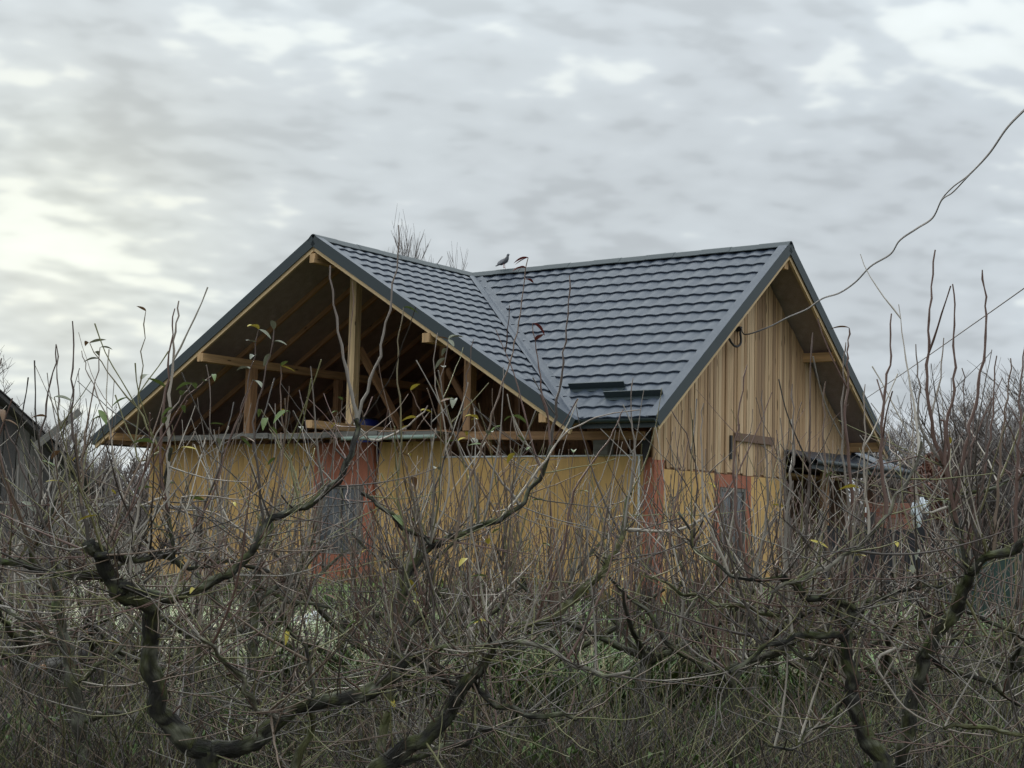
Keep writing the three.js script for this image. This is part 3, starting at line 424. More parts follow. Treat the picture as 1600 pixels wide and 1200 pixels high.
{ // dark screen fence right of the house
  const f = thing('screen_fence', 'black mesh screen fence with posts standing right of the porch', 'fence', at(1410, 920, 24).setY(0), -0.1), rs = mulberry(4);
  const xs = [-1.25, -0.45, 0.35, 1.1];
  for (let i = 0; i < 3; i++) { const w = xs[i + 1] - xs[i], g = new THREE.PlaneGeometry(w - 0.01, 1.8, 14, 14), p = g.attributes.position; for (let k = 0; k < p.count; k++) { const x = p.getX(k) + xs[i] + w / 2, y = p.getY(k) + 0.95; p.setXYZ(k, x, y + (y > 1.8 ? -0.08 * Math.sin((x - xs[i]) / w * Math.PI) : 0), 0.05 * fbm3(x * 2, y * 1.3, i * 9, 3)); } g.computeVertexNormals(); mesh('screen', g, M.net, f); }
  for (const x of xs) mesh('post', boxAt(x, 1.02, -0.05, 0.07, 2.04, 0.07), M.black, f);
  const f2 = thing('net_fence', 'sagging dark green net hung between black posts at the orchard edge', 'fence', at(1555, 920, 22).setY(0), -0.15);
  { const g = new THREE.PlaneGeometry(1.3, 1.5, 20, 12), p = g.attributes.position; for (let k = 0; k < p.count; k++) { const x = p.getX(k), y = p.getY(k) + 0.85; p.setXYZ(k, x, y - (y / 1.6) * 0.22 * Math.cos(x / 0.65 * Math.PI / 2), 0.06 * fbm3(x * 2, y, 5, 3)); } g.computeVertexNormals(); mesh('net', g, M.greennet, f2); for (const x of [-0.65, 0.65]) mesh('post', boxAt(x, 0.95, -0.03, 0.06, 1.9, 0.06), M.black, f2); }
  top('fence_post', boxAt(0, 1.02, 0, 0.11, 2.06, 0.11).translate(at(1503, 800, 23).x, 0, -23), M.black, 'lone black square post between the screen fence and the net', 'post');
  const sc = thing('scrap_bundle', 'shiny pale plastic wrap caught over a dark stake by the brick stack', 'plastic wrap', at(1436, 800, 30).setY(0));
  mesh('stake', boxAt(0, 1.0, -0.05, 0.06, 2.0, 0.06), M.black, sc); { const g = new THREE.SphereGeometry(1, 20, 14), p = g.attributes.position; for (let i = 0; i < p.count; i++) { const x = p.getX(i), y = p.getY(i), z = p.getZ(i), k = 1 + 0.6 * fbm3(x * 2, y * 2, z * 2, 3); p.setXYZ(i, (x * 0.15 * (y > 0 ? 1.3 : 0.7) + y * 0.05) * k, 2.12 + y * 0.30 * k, z * 0.10 * k); } g.computeVertexNormals(); mesh('wrap', g, std(rgb(0.62, 0.68, 0.72), 0.25), sc); }
  top('pale_panel', boxAt(0, 1.25, 0, 0.42, 2.5, 0.05).translate(at(1365, 800, 39).x, 0, -39), M.white, 'pale upright panel standing behind the porch', 'panel');
}

// ---------------------------------------------------------------- trees
const GREY = [0.215, 0.194, 0.163], PALE = [0.38, 0.34, 0.28], RED = [0.125, 0.072, 0.055], DARK = [0.055, 0.045, 0.036], BROWN = [0.170, 0.122, 0.085], OLIVE = [0.175, 0.168, 0.072];
const mixc = (a, b, t) => a.map((x, i) => x + (b[i] - x) * t);
// a shoot: p0, direction, length, radii; bends towards `up`, kinks at its buds; returns its points
function shoot(T, rs, p0, dir, len, r0, r1, o = {}) {
  const st = o.step || 0.07, n = Math.max(3, Math.round(len / st)), pts = [p0.clone()], rad = [r0], d = dir.clone().normalize(), p = p0.clone(), wig = o.wig ?? 0.10, up = o.up ?? 0.06;
  for (let i = 1; i <= n; i++) { d.x += (rs() - 0.5) * wig * 2; d.z += (rs() - 0.5) * wig * 2; d.y += (rs() - 0.5) * wig + up; d.normalize(); p.addScaledVector(d, len / n); pts.push(p.clone()); const f = i / n; rad.push((r0 + (r1 - r0) * f) * (o.nodes ? 1 + o.nodes * (i % 2) : 1)); }
  if (o.nodes) rad[n] = r1 * 1.5;
  T.add(pts, rad, o.sides || 5, o.col || GREY, o.colEnd); return pts;
}
const leafGeos = [0, 1, 2].map(k => { const g = new THREE.PlaneGeometry(1, 0.5, 8, 4), p = g.attributes.position; for (let i = 0; i < p.count; i++) { const x = p.getX(i) + 0.5, y = p.getY(i) * 2, w = Math.pow(Math.sin(Math.min(1, x * 0.97 + 0.02) * Math.PI), 0.75) * (1 - 0.25 * x) * 0.42; p.setXYZ(i, x, -0.30 * x * x * (0.5 + k * 0.4) + Math.abs(y) * w * (0.3 + 0.2 * k), y * w); } g.computeVertexNormals(); return g; });
const leafMat = c => new THREE.MeshPhysicalMaterial({ color: rgb(...c), roughness: 0.7, side: THREE.DoubleSide, transmission: 0.25, thickness: 0, map: grainMap });
const LM = { yellow: leafMat([0.55, 0.45, 0.06]), green: leafMat([0.14, 0.20, 0.05]), red: leafMat([0.16, 0.03, 0.025]), grey: leafMat([0.20, 0.21, 0.14]), brown: leafMat([0.20, 0.11, 0.05]) };
function leaf(parent, p, size, mat, rs) { const m = mesh('leaf', leafGeos[Math.floor(rs() * 3)], mat, parent); m.position.copy(p); m.scale.setScalar(size); m.rotation.set((rs() - 0.5) * 0.9, rs() * 6.28, (rs() - 0.5) * 1.0); }
function limbGeo(pts, rads, col, sides = 10, seg = 0.026) { const rk = mulberry(Math.round(Math.abs(pts[0].x * 977 + pts[1].y * 613)) + pts.length), kp = [pts[0]]; for (let i = 1; i < pts.length; i++) { const a = pts[i - 1], b = pts[i], L = a.distanceTo(b), j = Math.min(0.035, L * 0.16); kp.push(a.clone().lerp(b, 0.35 + 0.3 * rk()).add(V((rk() - 0.5) * j * 2, (rk() - 0.5) * j * 2, (rk() - 0.5) * j * 3)), b); }
  const c = new THREE.CatmullRomCurve3(kp, false, 'catmullrom', 0.25), n = Math.max(4, Math.min(110, Math.round(c.getLength() / seg))), P = c.getPoints(n), R = P.map((_, i) => { const f = i / n * (rads.length - 1), k = Math.min(rads.length - 2, Math.floor(f)); return rads[k] + (rads[k + 1] - rads[k]) * (f - k); }); const T = new Tubes(); T.add(P, R, sides, col, null, 0.5); return [T.build(), P, R]; }
// twigs along a limb
function clothe(T, rs, P, R, o) {
  let L = 0; for (let i = 1; i < P.length; i++) L += P[i].distanceTo(P[i - 1]); const n = Math.round(L * o.perM); const tips = [];
  for (let k = 0; k < n; k++) { const i = Math.floor((o.from || 0) * P.length + rs() * (1 - (o.from || 0)) * (P.length - 1)), a = rs() * 6.28, lean = o.lean * (0.3 + rs()), d = V(Math.cos(a) * lean, 1, Math.sin(a) * lean); if (rs() < (o.side || 0)) d.y = (rs() - 0.35) * 0.9;
    const len = o.len * (0.35 + rs() * 0.9), col = o.cols[Math.floor(rs() * o.cols.length)], r0 = (o.r0 || 0.006) * (0.6 + 0.7 * rs()) * Math.min(1.2, 0.5 + len);
    const pts = shoot(T, rs, P[Math.min(i, P.length - 1)], d, len, r0, o.r1 || 0.0026, { col, colEnd: mixc(col, RED, 0.3), sides: o.sides, step: o.step || 0.07, up: o.up ?? 0.07, wig: o.wig ?? 0.1, nodes: o.nodes });
    tips.push(pts[pts.length - 1]);
    const m = Math.floor(rs() * (o.subs || 0) + 0.3); for (let j = 0; j < m; j++) { const q = pts[1 + Math.floor(rs() * (pts.length - 2))], b = rs() * 6.28; tips.push(shoot(T, rs, q, V(Math.cos(b) * 0.9, 0.6 + rs() * 0.5, Math.sin(b) * 0.9), len * (0.2 + rs() * 0.35), r0 * 0.55, (o.r1 || 0.0026) * 0.85, { col, sides: Math.max(3, o.sides - 1), step: o.step || 0.07, up: 0.05, wig: 0.12, nodes: o.nodes }).pop()); } }
  // short knobbly spurs
  for (let k = 0; k < n * 0.8; k++) { const i = Math.floor(rs() * (P.length - 1)), a = rs() * 6.28; shoot(T, rs, P[i], V(Math.cos(a), 0.3 + rs(), Math.sin(a)), 0.04 + rs() * 0.09 + R[i], 0.0045, 0.0034, { col: o.cols[k % o.cols.length], sides: 4, step: 0.03, up: 0.1, wig: 0.25, nodes: 0.3 }); }
  // fine crossing twigs
  for (let k = 0; k < L * (o.fine || 0); k++) { const i = Math.floor(rs() * (P.length - 1)), a = rs() * 6.28, len = 0.2 + rs() * 0.55, col = [DARK, OLIVE, BROWN, DARK, GREY, RED][Math.floor(rs() * 6)]; const pts = shoot(T, rs, P[i], V(Math.cos(a), (rs() - 0.3) * 1.5, Math.sin(a)), len, 0.0030, 0.0015, { col, sides: 4, step: 0.06, up: 0.03, wig: 0.2, nodes: 0.2 }); if (rs() < 0.6) shoot(T, rs, pts[Math.floor(pts.length * rs() * 0.8)], V(rs() - 0.5, rs() - 0.1, rs() - 0.5), len * 0.5, 0.0022, 0.0013, { col, sides: 3, step: 0.05, up: 0.03, wig: 0.2, nodes: 0.2 }); }
  return tips;
}
// near trees: limbs follow the photograph's outlines, each at its tree's distance
function nearTree(name, label, D, limbs, sprouts, opt) {
  const rs = mulberry(opt.seed), s = D / FPX, base = limbs[0].p[0], foot = at(base[0], base[1], D), root = thing(name, label, 'tree', V(foot.x, 0, foot.z)), O = root.position;
  const T = new Tubes(), all = []; let tips = [];
  limbs.forEach((l, li) => {
    const n = l.p.length, pts = l.p.map((q, i) => { const t = i / (n - 1), dd = D + (l.d0 || 0) + ((l.d1 || 0) - (l.d0 || 0)) * t; return at(q[0], q[1], dd).sub(O); }), rad = l.p.map(q => q[2] * 0.5 * s * (q[2] > 12 ? 0.84 : 0.9));
    if (l.ground) { pts.unshift(V(pts[0].x + (l.gx || 0), -0.05, pts[0].z)); rad.unshift(rad[0] * 1.25); }
    const [g, P, R] = limbGeo(pts, rad, l.col || opt.bark || GREY, l.p[0][2] > 14 ? 12 : 7);
    mesh(l.ground ? 'trunk' : 'branch', g, M.bark, root); P.forEach(v => all.push(v));
    if (!l.bare) tips = tips.concat(clothe(T, rs, P, R, { perM: (l.perM ? l.perM * 0.62 : opt.perM), len: l.len || opt.len, lean: opt.lean || 0.45, cols: opt.cols, sides: 5, subs: opt.subs ?? 2, side: opt.side ?? 0.25, r0: opt.r0 || 0.0044, r1: 0.0014, nodes: 0.25, fine: opt.fine ?? 34, from: l.from || 0, up: opt.up ?? 0.05, wig: 0.09 }));
  });
  sprouts.forEach((q, i) => { // long upright shoots traced one by one: [[x, y] from base to tip], thickness in pixels
    let dd = D + (q.d ?? (rs() - 0.5) * 0.8), best = 1, near = null; const r0 = rayDir(q.p[0][0], q.p[0][1]); for (const v of all) { const dz = -(v.z + O.z), e = Math.hypot((v.x + O.x) / dz - r0.x, (v.y + O.y - EYE) / dz - r0.y); if (e < best) { best = e; near = v; } }
    if (best < 0.06) dd = -(near.z + O.z); const pts = q.p.map(a => at(a[0], a[1], dd).sub(O)); if (best < 0.014) pts[0] = near.clone(); else if (best < 0.06) pts.unshift(near.clone()); const c = new THREE.CatmullRomCurve3(pts, false, 'centripetal'), n = Math.max(6, Math.round(c.getLength() / 0.055)), P = c.getPoints(n), w = (q.w || 5) * 0.41 * s; P.forEach((v, k) => { if (k) { v.x += (rs() - 0.5) * 0.016; v.z += (rs() - 0.5) * 0.016; } });
    T.add(P, P.map((_, k) => w * (1 - 0.72 * k / n) * (1 + 0.34 * (k % 2) * (0.6 + 0.4 * k / n)) * (k === n - 1 ? 1.35 : 1)), 6, q.c || opt.cols[i % opt.cols.length], mixc(q.c || opt.cols[i % opt.cols.length], RED, 0.6));
    const m = q.side ?? 2; P.forEach((v, k) => { all.push(v); }); for (let j = 0; j < m; j++) { const k = Math.floor(n * (0.05 + rs() * 0.6)), b = rs() * 6.28; shoot(T, rs, P[k], V(Math.cos(b) * 0.7, 1, Math.sin(b) * 0.7), 0.12 + rs() * 0.35, w * 0.55, 0.0024, { col: q.c || opt.cols[i % opt.cols.length], sides: 5, up: 0.08, wig: 0.1, nodes: 0.2 }); }
    if (q.leaves) for (let j = 0; j < q.leaves[1]; j++) leaf(root, P[n - j * (q.gap || 1)].clone(), q.ls || (0.055 + rs() * 0.025), LM[q.leaves[0]], rs);
    tips.push(P[n]);
  });
  const tw = mesh('twigs', T.build(), M.twig, root); tw.userData.kind = 'stuff';
  for (let i = 0; i < (opt.leaves || 0); i++) leaf(root, tips[Math.floor(rs() * tips.length)].clone(), 0.05 + rs() * 0.05, LM[['yellow', 'green', 'grey', 'brown', 'green'][Math.floor(rs() * 5)]], rs);
  for (const [x, y, c, z] of opt.leafAt || []) { const r = rayDir(x, y); let b = 1, v0 = null; for (const v of all) { const dz = -(v.z + O.z), e = Math.hypot((v.x + O.x) / dz - r.x, (v.y + O.y - EYE) / dz - r.y); if (e < b) { b = e; v0 = v; } } leaf(root, v0.clone(), z || 0.08, LM[c], rs); }
  return root;
}
nearTree('apple_tree', 'mossy dark apple tree with a U shaped limb and sawn stub, left', 7, [
  { ground: 1, p: [[322, 1205, 40], [326, 1172, 42]], bare: 1 },
  { p: [[326, 1172, 40], [285, 1151, 38], [246, 1110, 36], [232, 1042, 32], [236, 990, 30], [240, 949, 30]], d1: -0.3, perM: 10 },
  { p: [[326, 1172, 36], [370, 1168, 34], [400, 1158, 33], [434, 1124, 30], [480, 1102, 28], [533, 1092, 28], [580, 1078, 28], [612, 1058, 27], [632, 1032, 24], [610, 1019, 22]], d1: 0.4, perM: 20, from: 0.2 },
  { p: [[240, 952, 26], [200, 936, 26], [182, 915, 28], [160, 885, 24], [148, 858, 26], [138, 848, 24]], d0: -0.3, d1: -0.5, perM: 8 },
  { p: [[190, 928, 18], [160, 902, 17], [120, 900, 16], [82, 896, 16], [52, 886, 15], [0, 877, 14], [-60, 850, 11], [-120, 850, 9]], d0: -0.4, d1: 0.3, perM: 30 },
  { p: [[186, 915, 18], [225, 926, 16], [262, 936, 18], [285, 930, 17], [318, 916, 16], [349, 900, 16], [366, 889, 16], [394, 862, 14], [412, 825, 13], [435, 807, 12], [480, 792, 11], [520, 757, 11], [541, 722, 10], [553, 690, 10], [556, 655, 9]], d0: -0.4, d1: -0.2, perM: 9, len: 0.6 },
  { p: [[150, 868, 14], [190, 872, 13], [230, 872, 13], [272, 874, 11], [330, 884, 8], [420, 893, 7]], d0: -0.5, d1: 0.2, perM: 22 },
  { p: [[52, 884, 10], [56, 850, 9], [80, 800, 7], [92, 780, 6]], perM: 24 }, { p: [[270, 880, 8], [266, 830, 7], [262, 790, 6], [268, 700, 6]], perM: 8, d0: -0.2, d1: -0.2 },
  { p: [[434, 1124, 10], [400, 1110, 9], [380, 1080, 8], [352, 1035, 8], [335, 1010, 7], [300, 985, 6]], d0: 0, d1: -0.7, perM: 16, col: PALE },
  { p: [[470, 1105, 14], [483, 1110, 12], [488, 1128, 12], [478, 1160, 14], [460, 1200, 18], [455, 1230, 20]], d0: 0.3, d1: 0.3, perM: 4, col: OLIVE },
  { p: [[480, 1100, 8], [490, 1075, 7], [478, 1010, 6], [450, 985, 5]], perM: 14 },
], [
  { p: [[557, 660], [548, 610], [535, 550], [524, 480], [514, 415]], w: 7, d: -0.2, side: 0, c: GREY }, { p: [[557, 660], [570, 622], [592, 560], [605, 500], [617, 430], [625, 352]], w: 6, d: -0.2, side: 0, c: GREY },
  { p: [[265, 790], [262, 700], [266, 620], [268, 560], [274, 510], [281, 470]], w: 7, side: 1 }, { p: [[264, 800], [248, 700], [258, 620], [268, 540], [272, 482]], w: 6 }, { p: [[215, 720], [216, 640], [222, 560], [227, 486]], w: 4 }, { p: [[140, 840], [122, 740], [113, 650], [112, 580], [114, 502]], w: 6, side: 1 },
  { p: [[60, 860], [62, 760], [64, 680], [80, 600], [90, 538]], w: 6 }, { p: [[80, 800], [88, 700], [92, 620], [91, 540]], w: 5 }, { p: [[120, 790], [130, 690], [145, 620], [157, 543]], w: 4, leaves: ['grey', 2] }, { p: [[200, 790], [170, 660], [140, 590], [128, 548]], w: 4 }, { p: [[5, 870], [20, 800], [0, 700], [-8, 620], [2, 560]], w: 6 }, { p: [[250, 700], [215, 640], [175, 590], [140, 536]], w: 4, leaves: ['grey', 2] },
  { p: [[300, 880], [320, 800], [345, 720], [372, 655], [388, 600], [403, 515]], w: 5, leaves: ['grey', 3] }, { p: [[410, 830], [404, 740], [396, 660], [412, 590], [430, 515]], w: 5, leaves: ['grey', 3] }, { p: [[330, 890], [345, 800], [335, 720], [328, 650], [325, 570]], w: 4 }, { p: [[430, 810], [440, 740], [444, 680], [440, 620], [437, 572]], w: 4 }, { p: [[205, 900], [215, 800], [235, 700], [268, 640], [300, 600]], w: 5, leaves: ['green', 5], gap: 2 },
  { p: [[160, 890], [200, 800], [250, 690], [300, 612], [335, 585]], w: 4, leaves: ['green', 4], gap: 2 }, { p: [[470, 790], [452, 720], [430, 680], [410, 640]], w: 4, leaves: ['green', 3] }, { p: [[100, 880], [40, 740], [15, 680], [2, 640]], w: 5, leaves: ['brown', 3] },
  { p: [[0, 750], [40, 800], [75, 820], [100, 800], [160, 780], [215, 765]], w: 4, d: -0.5 }, { p: [[430, 900], [400, 850], [330, 800], [262, 800]], w: 6, c: PALE, d: -0.6 }, { p: [[260, 925], [290, 880], [300, 820], [280, 780], [330, 775], [380, 780], [430, 745]], w: 4, c: PALE },
], { leafAt: [[330, 783, 'green', 0.09], [325, 655, 'green', 0.07], [240, 590, 'grey'], [30, 635, 'brown'], [40, 650, 'brown'], [385, 570, 'grey'], [170, 640, 'green'], [190, 640, 'green'], [300, 905, 'yellow', 0.07], [235, 990, 'yellow', 0.06], [420, 985, 'yellow', 0.07], [440, 630, 'yellow', 0.05]], seed: 117, perM: 16, len: 0.75, cols: [GREY, BROWN, PALE, RED, OLIVE, DARK, DARK], bark: [0.036, 0.032, 0.025], leaves: 34, lean: 0.7, up: 0.04, side: 0.4 });
nearTree('apple_tree', 'apple tree with two thick slanting dark limbs before the ochre wall', 7.4, [
  { ground: 1, p: [[585, 1215, 40], [610, 1190, 36]], bare: 1 },
  { p: [[606, 1194, 32], [657, 1159, 30], [694, 1125, 27], [717, 1084, 24], [740, 1055, 20], [756, 1040, 17], [769, 1018, 13], [768, 990, 10]], d1: -0.2, perM: 22 },
  { p: [[720, 1075, 14], [700, 1066, 14], [672, 1046, 15], [655, 1030, 17], [641, 1016, 18], [632, 980, 16], [628, 930, 18], [632, 905, 20], [640, 888, 20], [655, 868, 20], [672, 852, 18], [700, 840, 14], [732, 831, 13], [780, 813, 11], [818, 787, 9], [845, 748, 8], [862, 690, 7]], d1: 0.6, perM: 20 },
  { p: [[757, 1042, 11], [735, 1064, 12], [755, 1084, 13], [800, 1105, 10], [850, 1120, 9], [900, 1125, 7]], d1: -0.3, perM: 18 },
  { p: [[660, 1028, 10], [690, 1012, 11], [730, 1022, 11], [790, 1003, 9], [860, 1015, 8], [920, 1045, 7], [985, 1050, 5]], d1: -0.5, perM: 20, col: PALE },
  { p: [[672, 852, 9], [655, 835, 9], [620, 815, 9], [590, 790, 8], [565, 770, 7]], d0: 0.3, d1: 0.3, perM: 14 },
  { p: [[700, 990, 12], [773, 982, 15], [833, 975, 16], [874, 960, 17], [895, 938, 18], [920, 912, 16], [945, 889, 15], [962, 862, 13], [975, 826, 11], [985, 770, 8]], d0: 0.9, d1: 1.3, perM: 22, col: OLIVE },
  { p: [[632, 985, 10], [665, 960, 8], [700, 920, 6]], d1: 0.2, perM: 20 }, { p: [[590, 1210, 22], [600, 1130, 18], [608, 1075, 15], [625, 1020, 13]], d0: 0.9, d1: 0.9, perM: 5, col: OLIVE },
  { p: [[608, 1190, 18], [660, 1180, 14], [700, 1165, 12], [745, 1140, 10], [800, 1130, 7]], d1: 0.6, perM: 12 },
], [
  { p: [[690, 900], [720, 790], [745, 720], [772, 640], [795, 570], [812, 490], [824, 402]], w: 5, d: -0.1, side: 1, leaves: ['red', 3], gap: 1, ls: 0.075, c: BROWN }, { p: [[862, 690], [872, 620], [882, 540], [892, 430]], w: 6, d: 0.55, side: 1, c: DARK },
  { p: [[860, 700], [850, 620], [838, 560], [832, 505]], w: 4, leaves: ['red', 2], gap: 2, ls: 0.09, c: RED, d: 0.5 }, { p: [[670, 850], [700, 760], [692, 660], [678, 590], [682, 520]], w: 4 }, { p: [[730, 830], [738, 760], [704, 660], [690, 600], [700, 530]], w: 4, leaves: ['grey', 4], c: GREY }, { p: [[640, 880], [622, 780], [625, 680], [622, 560], [628, 480]], w: 5 }, { p: [[672, 850], [680, 760], [720, 660], [728, 600], [738, 530]], w: 4 },
  { p: [[640, 860], [590, 760], [560, 690], [548, 640], [552, 440]], w: 4, d: 0.3 }, { p: [[780, 815], [740, 740], [700, 700], [660, 650], [640, 610]], w: 4, leaves: ['yellow', 2], gap: 3 }, { p: [[750, 820], [742, 740], [730, 690], [745, 655]], w: 4, leaves: ['yellow', 2], gap: 2 }, { p: [[860, 740], [830, 700], [808, 680], [800, 650]], w: 4, leaves: ['green', 3], gap: 2 },
  { p: [[545, 660], [580, 688], [610, 680], [650, 655], [670, 634]], w: 6, c: PALE, d: -0.6, side: 0 }, { p: [[820, 800], [790, 760], [760, 720], [735, 680]], w: 6, c: GREY, d: -0.2 }, { p: [[790, 830], [838, 740], [880, 680], [940, 650], [1000, 640]], w: 5, c: PALE, d: -0.2 },
  { p: [[835, 980], [880, 860], [900, 760], [950, 690], [975, 640]], w: 6, d: 0.4 }, { p: [[740, 1000], [790, 920], [830, 880], [850, 850]], w: 5, c: PALE }, { p: [[985, 760], [992, 700], [985, 650], [990, 590]], w: 5, d: 1.2 },
  { p: [[1000, 830], [1060, 828], [1110, 800], [1150, 760]], w: 7, c: PALE, d: 0.2, side: 1 }, { p: [[1030, 830], [1022, 860], [1035, 915]], w: 6, c: [0.3, 0.25, 0.22], d: 0.2, side: 0 },
], { leafAt: [[578, 903, 'yellow', 0.10], [580, 910, 'yellow', 0.08], [648, 648, 'yellow', 0.09], [742, 655, 'yellow', 0.09], [800, 658, 'green', 0.09], [612, 806, 'green', 0.10], [690, 697, 'green', 0.09], [640, 660, 'yellow', 0.08], [780, 690, 'grey', 0.1], [740, 700, 'grey', 0.1], [595, 1095, 'yellow', 0.07], [715, 1120, 'yellow', 0.07], [820, 400, 'red', 0.075], [700, 530, 'grey', 0.09], [760, 700, 'green', 0.08]], seed: 202, perM: 15, len: 0.75, cols: [RED, BROWN, GREY, PALE, DARK, OLIVE, DARK], bark: [0.040, 0.036, 0.028], leaves: 26, lean: 0.5 });
nearTree('apple_tree', 'slim apple tree with a flat topped crook of mossy limbs, right', 7.2, [
  { ground: 1, p: [[1379, 1205, 34], [1362, 1165, 32], [1343, 1125, 30], [1329, 1080, 26], [1322, 1031, 22], [1323, 982, 22], [1330, 955, 22]], perM: 5, from: 0.5 },
  { p: [[1332, 952, 19], [1306, 938, 15], [1280, 935, 13], [1257, 934, 14], [1247, 920, 14], [1235, 908, 13], [1222, 901, 14]], d1: -0.3, perM: 30 },
  { p: [[1325, 972, 18], [1312, 960, 17], [1298, 955, 16], [1268, 957, 15], [1246, 965, 13], [1216, 983, 13], [1190, 1012, 12], [1152, 1039, 9], [1120, 1055, 6]], d1: 0.3, perM: 26 },
  { p: [[1321, 1005, 12], [1290, 994, 12], [1240, 994, 11], [1195, 1008, 9], [1140, 1050, 7]], d1: -0.4, perM: 24 }, { p: [[1330, 952, 10], [1350, 940, 8], [1400, 925, 7], [1450, 915, 6], [1500, 905, 5]], d1: 0.4, perM: 22 },
  { p: [[1205, 926, 7], [1250, 908, 7], [1291, 889, 7], [1330, 862, 7], [1355, 840, 7], [1392, 795, 6], [1415, 757, 5], [1440, 690, 4]], d0: -0.3, d1: -0.3, perM: 5, col: PALE }, { p: [[1300, 1000, 8], [1275, 1030, 8], [1250, 1025, 7], [1200, 1000, 5]], perM: 16 }, { p: [[1222, 901, 7], [1170, 905, 7], [1120, 880, 6], [1080, 850, 5], [1060, 800, 4]], d0: -0.3, d1: -0.1, perM: 18 }, { p: [[1246, 965, 7], [1180, 955, 7], [1120, 945, 7], [1066, 930, 6], [1010, 900, 4]], d1: 0.2, perM: 20, col: OLIVE },
  { p: [[1330, 1085, 8], [1300, 1130, 7], [1250, 1160, 6], [1200, 1165, 5]], perM: 18 },
], [
  { p: [[1380, 800], [1378, 700], [1382, 620], [1390, 560], [1394, 490]], w: 7, c: RED }, { p: [[1336, 940], [1330, 800], [1322, 650], [1325, 570], [1327, 512]], w: 7, c: RED }, { p: [[1320, 820], [1316, 700], [1318, 600], [1319, 535]], w: 5 }, { p: [[1355, 830], [1352, 720], [1350, 600]], w: 5 }, { p: [[1258, 930], [1262, 800], [1265, 680], [1268, 520]], w: 6 }, { p: [[1296, 940], [1290, 800], [1287, 700], [1289, 596]], w: 6, c: BROWN }, { p: [[1225, 905], [1232, 780], [1240, 700], [1236, 600]], w: 6, c: GREY }, { p: [[1170, 905], [1150, 800], [1150, 690], [1166, 570]], w: 6, c: RED }, { p: [[1180, 905], [1200, 800], [1195, 690], [1190, 610]], w: 5 },
  { p: [[1130, 900], [1100, 790], [1095, 700], [1098, 630]], w: 5 }, { p: [[1080, 850], [1090, 760], [1076, 690], [1050, 640]], w: 4 }, { p: [[1330, 950], [1390, 1000], [1430, 1090], [1470, 1150]], w: 5, c: GREY, d: -0.8 }, { p: [[1066, 1000], [1120, 1040], [1170, 1080], [1230, 1140], [1260, 1190]], w: 5, c: GREY, d: -0.6 }, { p: [[1370, 1030], [1385, 1070], [1420, 1110], [1480, 1140], [1550, 1150]], w: 6, c: PALE, d: -0.7 },
], { seed: 303, fine: 24, perM: 13, len: 0.75, cols: [RED, OLIVE, GREY, PALE, DARK, DARK], bark: [0.036, 0.032, 0.025], leaves: 10, lean: 0.45 });
nearTree('apple_tree', 'apple tree with a leaning forked trunk and upright shoots, right edge', 7.6, [
  { ground: 1, p: [[1408, 1205, 26], [1420, 1144, 26], [1434, 1069, 25], [1441, 1027, 24], [1456, 1005, 24], [1479, 971, 24], [1500, 937, 24], [1510, 912, 22], [1514, 894, 20]], perM: 6, from: 0.5, d1: -0.3 },
  { p: [[1512, 894, 17], [1530, 880, 15], [1550, 867, 15], [1600, 845, 15], [1680, 800, 13], [1760, 790, 9]], d0: -0.3, d1: -0.6, perM: 34 },
  { p: [[1514, 896, 13], [1506, 860, 11], [1494, 815, 10], [1490, 780, 10], [1486, 750, 9], [1470, 720, 8]], d0: -0.3, d1: -0.2, perM: 16 },
  { p: [[1444, 1022, 14], [1470, 1040, 12], [1510, 1055, 10], [1560, 1078, 8], [1620, 1100, 6]], d1: 0.2, perM: 26 }, { p: [[1495, 945, 10], [1470, 958, 9], [1430, 978, 7], [1385, 990, 6]], d0: -0.2, d1: 0.3, perM: 24 }, { p: [[1508, 955, 8], [1540, 970, 7], [1600, 1000, 6]], perM: 24 }, { p: [[1475, 1137, 8], [1510, 1135, 8], [1560, 1142, 7], [1620, 1150, 6]], d0: -0.6, d1: -0.6, perM: 14, col: OLIVE }, { p: [[1490, 790, 8], [1510, 770, 7], [1560, 760, 6], [1620, 740, 5]], perM: 26 },
], [
  { p: [[1486, 752], [1462, 690], [1450, 620], [1449, 540], [1455, 470], [1460, 390]], w: 8, c: RED, side: 1 }, { p: [[1490, 775], [1480, 690], [1490, 600], [1492, 520], [1490, 444]], w: 7, c: RED, side: 0 }, { p: [[1494, 800], [1510, 690], [1530, 600], [1541, 500], [1536, 422]], w: 8, c: RED, side: 0 }, { p: [[1465, 700], [1455, 650], [1468, 590], [1474, 528]], w: 5, side: 0 }, { p: [[1445, 730], [1436, 660], [1436, 600], [1433, 538]], w: 5, side: 0 }, { p: [[1506, 860], [1535, 760], [1550, 660], [1557, 556]], w: 6, c: RED }, { p: [[1550, 866], [1560, 760], [1570, 650], [1580, 560]], w: 6, c: BROWN }, { p: [[1580, 850], [1590, 740], [1594, 640], [1600, 540]], w: 7, c: RED }, { p: [[1520, 880], [1516, 760], [1510, 660], [1505, 575]], w: 5 },
  { p: [[1440, 800], [1428, 700], [1425, 660], [1422, 615]], w: 5 }, { p: [[1500, 830], [1480, 740], [1475, 660], [1468, 655]], w: 8, c: RED, side: 0 }, { p: [[1540, 880], [1530, 800], [1540, 700], [1548, 620]], w: 5 },
  { p: [[1441, 1027], [1462, 1100], [1500, 1160], [1570, 1200]], w: 5, d: -0.6 }, { p: [[1510, 930], [1550, 1000], [1590, 960], [1640, 930]], w: 5 }, { p: [[1400, 960], [1440, 930], [1470, 900], [1490, 850]], w: 5, c: PALE },
], { seed: 404, fine: 24, perM: 14, len: 0.75, cols: [RED, OLIVE, DARK, PALE, GREY, DARK], bark: [0.046, 0.042, 0.032], leaves: 6, lean: 0.5 });
